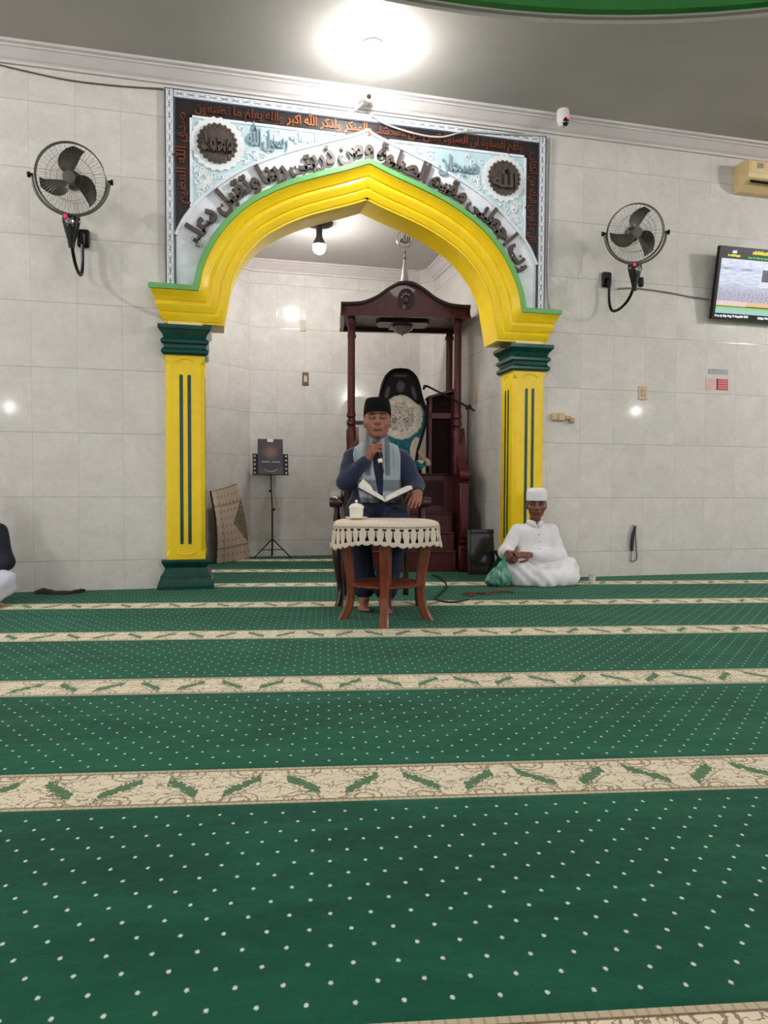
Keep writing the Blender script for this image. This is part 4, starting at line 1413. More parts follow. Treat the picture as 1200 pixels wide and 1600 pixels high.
# ------------------------------------------------------------------ the minbar
def minbar():
    ec = 1.815
    t = qthing('minbar', 'tall dark red wooden minbar with carved canopy on posts inside the alcove', 'minbar', ec, 1.5)
    # local frame: x along the canopy, y into the alcove (0 is s = 1.5)
    W0, W1 = -0.697, 0.695
    CF, CB = -0.30, 0.50
    ZB = 2.737
    top = smooth_curve([(0, 3.115), (0.08, 3.105), (0.2, 3.04), (0.32, 2.955), (0.46, 2.895), (0.6, 2.878), (0.7, 2.876)], 6)
    outl = [(-x, z) for x, z in reversed(top)] + top[1:]
    def board(y0, y1, name):
        b = MB()
        b.prism([(-0.697, ZB)] + [(x, z - 0.03) for x, z in outl] + [(0.7, ZB)], y0, y1)
        o = b.build(name, M_MAHOG, t)
        b = MB()
        rows = [[(x, y0 - 0.02, z - 0.035), (x, y0 - 0.03, z - 0.01), (x, y0 - 0.03, z), (x, y1 + 0.01, z), (x, y1 + 0.01, z - 0.035)] for x, z in outl]
        b.grid(rows)
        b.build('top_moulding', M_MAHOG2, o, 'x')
        b = MB()
        b.box((0, y0 - 0.008, ZB + 0.012), (1.41, 0.02, 0.03))
        b.build('lower_moulding', M_MAHOG, o)
        return o
    fb = board(CF, CF + 0.04, 'canopy_front')
    b = MB()
    for r in (0.105, 0.085):
        b.tube([(r * 0.8 * math.cos(a), CF - 0.004, 2.925 + r * math.sin(a)) for a in [2 * PI * k / 28 for k in range(28)]], 0.009, 6, True)
    b.sphere((0, CF, 2.925), (0.045, 0.02, 0.055), 14)
    for k in range(10):
        a = 2 * PI * k / 10
        b.sphere((0.058 * math.cos(a), CF, 2.925 + 0.07 * math.sin(a)), (0.012, 0.012, 0.012), 8)
    b.build('carved_rosette', M_MAHOG2, fb, True)
    board(CB - 0.04, CB, 'canopy_back')
    for sx, xx in ((-1, W0), (1, W1)):
        b = MB()
        b.box((xx + (0.02 if sx < 0 else -0.02), (CF + CB) / 2, ZB + 0.07), (0.04, CB - CF, 0.14))
        b.build('canopy_side', M_MAHOG, t)
    b = MB()
    rows = [[(x, CF, z - 0.02), (x, CB, z - 0.02)] for x, z in outl]
    b.grid(rows)
    rows = [[(x, CF, z - 0.035), (x, CB, z - 0.035)] for x, z in outl]
    b.grid(rows)
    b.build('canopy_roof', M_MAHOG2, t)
    b = MB()
    b.box((0, (CF + CB) / 2, ZB + 0.06), (1.34, CB - CF - 0.06, 0.02))
    cl = b.build('canopy_ceiling', mat('grey_mauve_board', (112, 96, 98), 0.5, var=0.1), t)
    b = MB()
    b.prism([(-0.3, -0.06), (-0.26, -0.15), (0.26, -0.15), (0.3, -0.06), (0.26, 0.14), (-0.26, 0.14)], ZB + 0.0, ZB + 0.05, 'xy', off=(0, 0.1, 0))
    b.prism([(-0.12, -0.2), (0.12, -0.2), (0.14, 0.2), (-0.14, 0.2)], ZB - 0.012, ZB + 0.05, 'xy', off=(0, 0.1, 0))
    b.build('ceiling_boss', M_MAHOG2, cl)
    b = MB()
    b.lathe([(0.03, 0.03), (0.1, 0.0), (0.12, -0.03), (0.09, -0.07), (0.05, -0.09), (0.015, -0.1), (0.0, -0.13)], (0, 0.1, ZB), 20)
    b.build('hanging_lamp', mat('dull_glass_lamp', (140, 124, 122), 0.25, var=0.2, scale=40), cl, True)
    # finial with ring and calligraphy
    b = MB()
    b.lathe([(0.1, 3.1), (0.105, 3.125), (0.06, 3.14), (0.05, 3.16), (0.044, 3.2), (0.022, 3.34), (0.014, 3.4), (0.03, 3.41), (0.014, 3.42), (0.008, 3.46), (0.022, 3.475), (0.008, 3.49), (0.007, 3.56)], (0, CF + 0.16, 0), 20)
    for k in range(6):
        a = 2 * PI * k / 6
        b.lathe([(0.0, 3.09), (0.02, 3.09), (0.02, 3.115), (0.03, 3.13), (0.0, 3.14)], (0.1 * math.cos(a), CF + 0.16 + 0.1 * math.sin(a), 0), 10)
    fn = b.build('finial', M_SILVER, t, True)
    b = MB()
    zc = 3.62
    b.tube([(0.09 * math.cos(a), CF + 0.16, zc + 0.09 * math.sin(a)) for a in [2 * PI * k / 36 for k in range(36)]], 0.007, 6, True)
    b.tube([(0, CF + 0.16, 3.54), (0, CF + 0.16, 3.725)], 0.005, 6)
    b.build('finial_ring', M_SILVER, fn, True)
    vs, fs = glyphs('\uFDF2', 0.12, 0.01, 0.003)
    if vs:
        w_, lo, hi = extent(vs)
        k = 0.11 / w_
        b = MB()
        b.add([((vx - w_ / 2) * k, CF + 0.155 - vz, zc + (vy - (lo + hi) / 2) * k) for vx, vy, vz in vs], fs)
        b.build('finial_word', mat('dark_silver', (80, 78, 76), 0.35, metal=0.7), fn, fix=False)
    # posts with turned rings
    for px, py in ((-0.585, -0.2), (0.585, -0.2), (-0.56, 0.43), (0.6, 0.43)):
        b = MB()
        r = 0.042
        b.lathe([(r, 2.75), (r, 2.70), (r * 1.25, 2.69), (r * 1.25, 2.66), (r * 0.95, 2.64), (r * 0.95, 2.5), (r, 1.72), (r * 1.18, 1.7), (r * 1.18, 1.67), (r * 0.8, 1.655), (r * 1.2, 1.62), (r * 1.2, 1.585),
                 (r * 0.8, 1.565), (r * 1.25, 1.52), (r * 1.3, 1.45), (r * 1.2, 1.36), (r * 1.25, 1.3), (r * 1.1, 1.05)], (px, py, 0), 18)
        b.build('post', M_MAHOG, t, True)
    # platform, steps, panels
    b = MB()
    b.box((0, 0.24, 0.53), (1.24, 0.56, 1.06))
    b.build('platform', M_MAHOG, t)
    b = MB()
    b.box((0, -0.05, 1.055), (1.1, 0.03, 0.035), bevel=0.008)
    b.build('platform_edge', M_MAHOG, t)
    for k, (zt, y0) in enumerate(((0.225, -0.43), (0.42, -0.31), (0.63, -0.19))):
        b = MB()
        b.box((0, (y0 + 0.0) / 2 - 0.02, zt / 2), (1.06, abs(y0) + 0.04, zt))
        st = b.build('step', M_MAHOG, t)
        b = MB()
        b.box((0, y0 - 0.03, zt - 0.012), (1.08, 0.05, 0.026), bevel=0.008)
        b.build('step_nosing', M_MAHOG, st)
        b = MB()
        b.box((0, y0 - 0.026, zt - 0.12), (0.86, 0.014, 0.09), bevel=0.006)
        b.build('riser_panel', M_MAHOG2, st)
    b = MB()
    b.box((0.3, -0.03, 0.84), (0.36, 0.02, 0.3), bevel=0.008)
    b.box((-0.3, -0.03, 0.84), (0.36, 0.02, 0.3), bevel=0.008)
    b.build('front_panel', M_MAHOG, t)
    for sx in (-1, 1):
        x = sx * 0.6 if sx > 0 else -0.53
        b = MB()
        b.prism([(-0.45, 0.0), (-0.45, 0.95), (-0.2, 1.3), (0.5, 1.06), (0.5, 0)], x - 0.02, x + 0.02, 'yz')
        b.build('side_panel', M_MAHOG, t)
        # newel with turned rings and scrolled hand rail
        b = MB()
        b.box((x + sx * 0.015, -0.45, 0.14), (0.115, 0.115, 0.28), bevel=0.012)
        b.box((x + sx * 0.015, -0.45, 0.66), (0.1, 0.1, 0.6), bevel=0.012)
        b.lathe([(0.05, 0.27), (0.055, 0.29), (0.035, 0.3), (0.056, 0.32), (0.056, 0.335), (0.036, 0.35), (0.05, 0.37)], (x + sx * 0.015, -0.45, 0), 16)
        b.lathe([(0.045, 0.955), (0.05, 0.97), (0.034, 0.98), (0.05, 1.0)], (x + sx * 0.015, -0.45, 0), 16)
        b.build('newel_post', M_MAHOG, t, True)
        b = MB()
        pr = smooth_curve([(-0.17, 1.56), (-0.24, 1.40), (-0.30, 1.22), (-0.38, 1.11), (-0.47, 1.09), (-0.53, 1.06), (-0.54, 1.0), (-0.49, 0.97), (-0.42, 0.98), (-0.36, 1.0), (-0.28, 1.06), (-0.21, 1.2), (-0.15, 1.3)], 5)
        b.prism(pr, x + sx * 0.02 - 0.05, x + sx * 0.02 + 0.05, 'yz')
        hr = b.build('hand_rail', M_MAHOG, t, True)
        b = MB()
        b.lathe([(0.0, -0.062), (0.045, -0.06), (0.058, -0.04), (0.058, 0.04), (0.045, 0.06), (0.0, 0.062)], (x + sx * 0.02, -0.49, 1.035), 20, (1, 0, 0))
        b.build('scroll_end', M_MAHOG, hr, True)
    for sx in (-1,):
        b = MB()
        b.box((sx * 0.58, 0.12, 1.66), (0.04, 0.62, 0.045))
        b.box((sx * 0.45, 0.42, 1.66), (0.3, 0.04, 0.045))
        b.build('side_rail', M_MAHOG2, t)
    # lectern box at the right of the platform
    x0, x1, z0 = 0.285, 0.565, 1.06
    b = MB()
    yb, yf = 0.12, -0.12
    b.box((x0 + 0.015, (yb + yf) / 2, 1.48), (0.03, yb - yf, 0.84))
    b.box((x1 - 0.015, (yb + yf) / 2, 1.5), (0.03, yb - yf, 0.88))
    b.prism([(x0 - 0.015, 1.89), (x1 + 0.005, 1.975), (x1 + 0.005, 2.0), (x0 - 0.015, 1.915)], yf - 0.02, yb + 0.01)
    b.box(((x0 + x1) / 2, yf + 0.01, 1.70), (x1 - x0, 0.02, 0.06))
    lb = b.build('lectern_box', M_MAHOG, t)
    b = MB()
    b.prism([(x0, 1.06), (x1, 1.06), (x1, 1.97), (x0, 1.9)], yf + 0.03, yb)
    b.build('lectern_dark_fill', mat('near_black_interior', (26, 8, 10), 0.7, var=0.2, spec=0.1), lb)  # near-black colour stands in for the dark inside of the open box
minbar()

# high-backed chair standing on the minbar platform
def high_chair():
    t = qthing('throne_chair', 'high-backed chair with black top panel and floral teal upholstery on the minbar platform', 'chair', 1.815, 1.72, 1.06)
    out = smooth_curve([(0, 1.215), (0.1, 1.2), (0.18, 1.13), (0.225, 1.03), (0.255, 0.9), (0.29, 0.8), (0.315, 0.745), (0.312, 0.62), (0.285, 0.5), (0.25, 0.38), (0.215, 0.26), (0.2, 0.12), (0.2, 0.05)], 5)
    inn = smooth_curve([(0, 1.17), (0.09, 1.155), (0.155, 1.09), (0.195, 1.0), (0.225, 0.87), (0.262, 0.76), (0.28, 0.72), (0.277, 0.61), (0.252, 0.5), (0.218, 0.39), (0.182, 0.26), (0.165, 0.12), (0.165, 0.05)], 5)
    full = [(-x, z) for x, z in reversed(out)] + out[1:]
    fin = [(-x, z) for x, z in reversed(inn)] + inn[1:]
    b = MB()
    rows = []
    for (xo, zo), (xi, zi) in zip(full, fin):
        rows.append([(xi, -0.02, zi), (xi * .5 + xo * .5, -0.04, zi * .5 + zo * .5), (xo, -0.02, zo), (xo, 0.04, zo), (xi, 0.04, zi)])
    b.grid(rows)
    b.grid([[r[0] for r in rows], [r[-1] for r in rows]])
    b.build('back_frame', mat('black_carved_wood', (14, 9, 11), 0.45, var=0.3, scale=30, spec=0.3), t, 'x')
    b = MB()
    b.prism(fin, 0.0, 0.03)
    m, nt, bs = newmat('floral_teal_upholstery')
    (x, y, z), v = coords(nt)
    n1 = noise(nt, v, 42.0, 4.0, 0.6)
    n2 = noise(nt, v, 16.0, 3.0, 0.6)
    ax = x.abs()
    rr = ((ax / 0.275) * (ax / 0.275) + ((z - 0.655) / 0.27) * ((z - 0.655) / 0.27)).sqrt() + (n2 - 0.5) * 0.4
    med = 1.0 - rr.sm(0.9, 0.98)
    cream = mix(nt, n2.sm(0.35, 0.7), rgb(202, 190, 180), rgb(232, 222, 208))
    flo = ((n1 - 0.5).abs().lt(0.035)) * rr.lt(0.62)
    flo2 = (((ax - 0.07) * (ax - 0.07) + (z - 0.62) * (z - 0.62)).sqrt() + (n1 - 0.5) * 0.05).lt(0.04) * n1.gt(0.46)
    cream = mix(nt, flo.mx(flo2) * 0.8, cream, rgb(96, 72, 66))
    teal = mix(nt, n2.sm(0.4, 0.6), rgb(12, 72, 84), rgb(24, 110, 122))
    side_ = 1.0 - (((ax - 0.19) / 0.08) * ((ax - 0.19) / 0.08) + ((z - 0.27) / 0.16) * ((z - 0.27) / 0.16) + (n2 - 0.5) * 0.8).sm(0.85, 1.0)
    col = mix(nt, side_, teal, rgb(204, 194, 176))
    col = mix(nt, med, col, cream)
    nt.links.new(col, bs.inputs['Base Color'])
    bs.inputs['Roughness'].default_value = 0.85
    b.build('upholstered_back', m, t)
    # near-black panel with grey petals over the top of the upholstery
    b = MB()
    top_arc = [p for p in fin if p[1] > 0.8]
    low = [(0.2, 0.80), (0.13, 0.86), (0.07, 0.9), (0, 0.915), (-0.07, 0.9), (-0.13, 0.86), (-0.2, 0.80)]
    b.prism(top_arc + low, -0.012, 0.0)
    cr = b.build('dark_top_panel', mat('near_black_panel', (9, 8, 12), 0.6, var=0.3, scale=30, spec=0.2), t)
    for nm, cx_, cz_, a_, sx_, sz_ in (('petal', 0, 1.0, 0, 0.055, 0.075), ('petal', -0.155, 0.93, 0.25, 0.03, 0.085), ('petal', 0.155, 0.93, -0.25, 0.03, 0.085), ('petal', 0, 1.125, 0, 0.09, 0.018)):
        b = MB()
        b.sphere((0, 0, 0), (sx_, 0.012, sz_), 14, Matrix.Rotation(a_, 3, 'Y'))
        b.v = [(x + cx_, y - 0.012, z + cz_) for x, y, z in b.v]
        b.build('petal', mat('dull_grey_petal', (58, 54, 58), 0.5, var=0.2, scale=30), cr, 'all')
    b = MB()
    b.box((0, -0.2, 0.09), (0.5, 0.4, 0.1), bevel=0.03)
    b.build('seat', m, t)
    wood = mat('cream_gold_wood', (176, 156, 132), 0.4, var=0.2, scale=20)
    for sx in (-1, 1):
        b = MB()
        b.tube(smooth_curve([(sx * 0.22, 0.0, 0.26), (sx * 0.25, -0.1, 0.2), (sx * 0.265, -0.22, 0.15), (sx * 0.28, -0.32, 0.13), (sx * 0.28, -0.35, 0.08)], 5), 0.03, 8)
        b.build('arm', wood, t, True)
        for yy in (-0.37, -0.02):
            b = MB()
            b.tube([(sx * 0.22, yy, 0.08), (sx * 0.225, yy, 0.0)], 0.025, 8)
            b.build('leg', wood, t, True)
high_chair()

# microphone boom stand behind the minbar
def boom_stand():
    x, y = 2.665, 0.85
    t = thing('microphone_stand', 'black boom microphone stand reaching over the minbar from its right side', 'microphone stand', (x, y, 0))
    k = Vector((x, y, 0))
    b = MB()
    b.lathe([(0.012, 0.0), (0.012, 1.0), (0.016, 1.0), (0.016, 1.04), (0.009, 1.05), (0.009, 1.78)], n=12)
    b.build('pole', M_BLACKM, t, True)
    for a in (0.4, 2.5, 4.6):
        b = MB()
        b.tube([(0, 0, 0.16), (0.09 * math.cos(a), 0.09 * math.sin(a), 0.012)], 0.008, 6)
        b.build('leg', M_BLACKM, t, True)
    b = MB()
    b.tube([(0.075, 0.0, 1.745), (-0.02, -0.02, 1.79), (-0.48, -0.055, 1.985)], 0.011, 8)
    bm_ = b.build('boom', M_BLACKM, t, True)
    b = MB()
    b.lathe([(0.0, -0.03), (0.028, -0.028), (0.028, 0.028), (0.0, 0.03)], (0, -0.01, 1.78), 14, (0, 1, 0))
    b.build('clamp', M_BLACK, bm_, True)
    b = MB()
    b.tube([(-0.48, -0.055, 1.985), (-0.515, -0.06, 1.985), (-0.53, -0.07, 1.95)], [0.012, 0.018, 0.014], 10)
    b.build('microphone_clip', M_BLACK, bm_, True)
boom_stand()

# black framed board leaning between the minbar and the pillar
def framed_board():
    rz = -QA
    t = thing('framed_board', 'black framed dark glass board leaning on the floor beside the minbar', 'picture frame', (2.70, 0.40, 0.0), rz)
    tilt = Matrix.Rotation(math.radians(-9), 3, 'X')
    def bx(c_, s_, name, m):
        b = MB()
        b.box(tilt @ Vector(c_), s_, M=tilt, bevel=0.006)
        return b.build(name, m, t)
    fw = 0.04
    W_, H_ = 0.36, 0.47
    fr = mat('black_frame_wood', (20, 16, 18), 0.3, var=0.2)
    bx((-W_ / 2 + fw / 2, 0, H_ / 2), (fw, 0.03, H_), 'frame_side', fr)
    bx((W_ / 2 - fw / 2, 0, H_ / 2), (fw, 0.03, H_), 'frame_side', fr)
    bx((0, 0, fw / 2), (W_ - 2 * fw, 0.03, fw), 'frame_rail', fr)
    bx((0, 0, H_ - fw / 2), (W_ - 2 * fw, 0.03, fw), 'frame_rail', fr)
    bx((0, 0.006, H_ / 2), (W_ - 2 * fw, 0.008, H_ - 2 * fw), 'glass_pane', mat('dark_glass', (30, 30, 34), 0.08, var=0.3, scale=4, coat=0.5))
framed_board()

# music stand with a dark book
def music_stand():
    x, y = 0.655, 2.42
    t = thing('music_stand', 'black folding music stand at the left of the alcove', 'music stand', (x, y, 0))
    b = MB()
    b.tube([(0, 0, 0.04), (0, 0, 0.62)], 0.011, 10)
    b.tube([(0, 0, 0.62), (-0.02, 0, 1.12)], 0.008, 10)
    b.build('pole', M_BLACKM, t, True)
    b = MB()
    b.lathe([(0.0, -0.016), (0.016, -0.016), (0.018, 0.016), (0.0, 0.018)], (0.02, 0, 0.62), 10, (1, 0, 0))
    b.lathe([(0.0, -0.014), (0.014, -0.014), (0.016, 0.016), (0.0, 0.018)], (-0.03, 0, 0.85), 10, (1, 0, 0))
    b.build('tightening_knob', M_BLACK, t)
    for a in (math.radians(192), math.radians(-12), math.radians(88)):
        d = Vector((math.cos(a), math.sin(a), 0))
        b = MB()
        b.tube([(0, 0, 0.25), d * 0.24 + Vector((0, 0, 0.01))], 0.008, 6)
        b.tube([(0, 0, 0.115), d * 0.135 + Vector((0, 0, 0.115))], 0.006, 6)
        b.build('leg', M_BLACKM, t, True)
    rake = Matrix.Rotation(math.radians(-12), 3, 'X')
    base = Vector((-0.02, -0.02, 1.05))
    b = MB()
    # desk plate with round cut-outs at both sides
    W_, H_ = 0.44, 0.27
    def strip(xc, wdt, holes):
        n = 5
        pts = []
        step = H_ / n
        for k in range(n):
            zc = step * (k + 0.5)
            r = 0.014
            ring_ = [(xc + r * math.cos(a), zc + r * math.sin(a)) for a in [2 * PI * j / 16 for j in range(16)]]
            sq = []
            for j in range(16):
                a = 2 * PI * j / 16
                c_, s_ = math.cos(a), math.sin(a)
                f_ = 1 / max(abs(c_) / (wdt / 2), abs(s_) / (step / 2))
                sq.append((xc + c_ * f_, zc + s_ * f_))
            if True:
                # square corners
                for cx_, cz_ in ((xc - wdt / 2, zc - step / 2), (xc + wdt / 2, zc - step / 2), (xc - wdt / 2, zc + step / 2), (xc + wdt / 2, zc + step / 2)):
                    j = min(range(16), key=lambda q: (sq[q][0] - cx_) ** 2 + (sq[q][1] - cz_) ** 2)
                    sq[j] = (cx_, cz_)
            for yy in (-0.002, 0.002):
                b.grid([[base + rake @ Vector((p[0], yy, p[1])) for p in ring_], [base + rake @ Vector((p[0], yy, p[1])) for p in sq]], True)
    strip(-0.195, 0.05, 5)
    strip(0.195, 0.05, 5)
    b.box(base + rake @ Vector((0, 0, H_ / 2)), (0.34, 0.004, H_), M=rake)
    b.box(base + rake @ Vector((0, -0.02, 0.0)), (W_, 0.05, 0.006), M=rake)
    b.build('desk', M_BLACK, t, fix=False)
    # the book on it
    bk = thing('display_book', 'dark blue book with a round emblem standing on the music stand', 'book', (x, y, 0))
    o0 = base + rake @ Vector((0, -0.016, 0.006))
    def P(x_, y_, z_):
        return o0 + rake @ Vector((x_, y_, z_))
    m, nt, bs = newmat('dark_blue_cover')
    (cx_, cy_, cz_), v = coords(nt)
    n = noise(nt, v, 20.0)
    zz = (cz_ - 1.05) / 0.46
    xx = (cx_ + 0.02) / 0.16
    r_ = (xx * xx * 0.75 + (zz - 0.62) * (zz - 0.62) * 6.5).sqrt()
    base_c = mix(nt, zz.sm(0.35, 0.95), rgb(32, 32, 50), rgb(50, 50, 52))
    base_c = mix(nt, (1.0 - r_.sm(0.05, 0.7)) * (0.4 + n * 0.7), base_c, rgb(138, 98, 82))
    base_c = mix(nt, (zz - (xx * xx * 0.16 + 0.03)).lt(0.06), base_c, rgb(60, 56, 56))
    nt.links.new(base_c, bs.inputs['Base Color'])
    bs.inputs['Roughness'].default_value = 0.35
    b = MB()
    b.box(P(0, 0, 0.225), (0.312, 0.018, 0.45), M=rake)
    b.build('cover', m, bk)
    b = MB()
    b.box(P(0, -0.01, 0.43), (0.075, 0.004, 0.036), M=rake, bevel=0.001)
    b.build('white_tab', M_WHITEP, bk)
    b = MB()
    random.seed(2)
    for xa, xb in ((-0.11, -0.012), (0.015, 0.115)):
        q = xa
        while q < xb:
            k = random.uniform(0.007, 0.012)
            b.box(P(q + k / 2, -0.0098, 0.155), (k, 0.002, 0.014), M=rake)
            q += k + 0.003
    b.build('title', mat('grey_title', (176, 176, 186), 0.4), bk)
    b = MB()
    b.tube([P(0.085 * s_, -0.0095, 0.03 + 0.035 * s_ * s_) for s_ in [-1 + k / 6 for k in range(13)]], 0.0045, 6)
    b.build('silver_arc', mat('silver_print', (170, 168, 170), 0.35), bk, True)
music_stand()

# folded carpet leaning in the corner behind the left pillar
def leaning_rug():
    m, nt, bs = newmat('beige_floral_rug')
    (u, v, _), uvv = coords(nt, 'UV')
    n1 = noise(nt, uvv, 14.0, 3.0, 0.6)
    n2 = noise(nt, uvv, 60.0, 3.0, 0.6)
    base = mix(nt, n2, rgb(160, 140, 122), rgb(206, 186, 166))
    gu, gv = u * 7.0, v * 10.0
    dx, dy = (gu - (gu + 0.5).floor()), (gv - (gv + 0.5).floor())
    d = (dx * dx + dy * dy).sqrt() + (n2 - 0.5) * 0.3
    base = mix(nt, d.lt(0.2) * 0.6, base, rgb(122, 90, 82))
    med = ((u - 1.02).abs() * 1.05 + (v - 0.52).abs() * 1.5 + (n1 - 0.5) * 0.06).lt(0.47)
    medc = mix(nt, n2.gt(0.55), rgb(84, 74, 58), rgb(176, 164, 136))
    base = mix(nt, med, base, medc)
    line_ = ((u - 0.18).abs().lt(0.012)).mx((v - 0.78).abs().lt(0.012)).mx((v - 0.2).abs().lt(0.01))
    base = mix(nt, line_ * 0.6, base, rgb(112, 92, 78))
    nt.links.new(base, bs.inputs['Base Color'])
    bs.inputs['Roughness'].default_value = 0.9
    # leans against the slanted alcove wall, which runs from (-0.12, 2.22) to (0.40, 2.75)
    d_ = Vector((0.52, 0.53, 0)).normalized()
    nrm = Vector((d_.y, -d_.x, 0))
    org = Vector((-0.205, 2.095, 0))
    NU, NV = 16, 18
    L, H = 0.69, 0.87
    def P(u_, v_, off):
        lean = 0.10 * (1 - v_) ** 1.3 + 0.125 * (1 - 0.75 * u_)
        bend = 0.05 * math.sin(PI * v_) + 0.02 * math.sin(5 * u_ + 2 * v_)
        shrink = 1 - 0.22 * v_ * u_ 
        top = H * (1 + 0.05 * (u_ - 0.6) + 0.05 * u_ * u_)
        return org + d_ * (L * u_ * shrink) + nrm * (lean + bend + off) + Vector((0, 0, top * v_ + 0.006))
    b = MB()
    front = [[P(i / NU, j / NV, 0.03) for i in range(NU + 1)] for j in range(NV + 1)]
    back = [[P(i / NU, j / NV, 0.0) for i in range(NU + 1)] for j in range(NV + 1)]
    b.grid(front)
    nfront = len(b.f)
    b.grid(back)
    edge = lambda g: g[0] + [r[-1] for r in g[1:]] + g[-1][::-1][1:] + [r[0] for r in g[::-1][1:-1]]
    b.mi = 1
    b.grid([edge(front), edge(back)], True)
    o = b.build('rug_fold', [m, mat('dark_rug_back', (58, 44, 38), 0.9)], None, 'x')
    ul = o.data.uv_layers.new(name='UVMap')
    C1 = (NU + 1) * (NV + 1)
    for p in o.data.polygons:
        for li in p.loop_indices:
            k = o.data.loops[li].vertex_index % C1
            ul.data[li].uv = ((k % (NU + 1)) / NU, (k // (NU + 1)) / NV)
    o.name = 'leaning_rug'
    tag(o, 'beige floral rug leaning on the alcove wall behind the left pillar', 'rug')
leaning_rug()

# bits on the carpet
b = MB()
random.seed(4)
rows = []
for i in range(15):
    f = i / 14
    hgt = 0.008 + 0.026 * max(0, math.sin(f * 2.6 * PI + 0.4)) * (1 - 0.6 * f) + 0.004 * random.random()
    wdt = 0.07 * (0.4 + math.sin(PI * min(1, f * 0.9 + 0.08)))
    cx_ = -1.50 + 0.39 * f
    cy_ = -0.11 + 0.02 * math.sin(f * 7)
    rows.append([(cx_ + 0.01 * random.random(), cy_ + wdt * math.cos(a), 0.002 + max(0.0, hgt * math.sin(a)) * (1 + 0.25 * random.random())) for a in [PI * k / 8 for k in range(9)]])
b.grid(rows)
tag(b.build('black_cloth', mat('black_cloth', (18, 18, 20), 0.85, var=0.3, scale=30), None, True), 'crumpled black cloth lying at the foot of the left wall', 'cloth')
b = MB()
b.lathe([(0.0, 0.0), (0.026, 0.0), (0.036, 0.085), (0.038, 0.087), (0.034, 0.085), (0.0245, 0.003), (0.0, 0.003)], n=24)
mm = mat('clear_white_plastic', (214, 214, 208), 0.25, var=0.03)
tag(b.build('plastic_cup', mm, None, True, loc=(3.46, -0.44, 0.0)), 'small whitish plastic cup on the carpet right of the seated man in white', 'cup')
cable('microphone_cable', 'black cable trailing on the carpet right of the small table',
      [(2.1, 0.30, 0.02), (2.12, 0.1, 0.012), (2.02, -0.4, 0.008), (1.82, -0.85, 0.008), (1.70, -1.1, 0.008), (1.74, -1.27, 0.008), (1.86, -1.24, 0.008), (1.95, -1.16, 0.008)], 0.008, M_CABLE_K)
def red_cable():
    pts = []
    random.seed(9)
    for k in range(34):
        f = k / 33
        pts.append((1.98 + 0.44 * f + 0.06 * math.sin(f * 21), -0.97 + 0.13 * f + 0.05 * math.cos(f * 17), 0.012 + 0.008 * math.sin(f * 30)))
    cable('tangled_cable', 'tangled dark red cable on the carpet in front of the seated man in white', pts, 0.0065, M_CABLE_R)
red_cable()
# ------------------------------------------------------------------ people: soft shapes blended into one surface
def vec(*a):
    return np.array(a, dtype=np.float32)
def unit(v):
    v = np.array(v, dtype=np.float64)
    return v / np.linalg.norm(v)

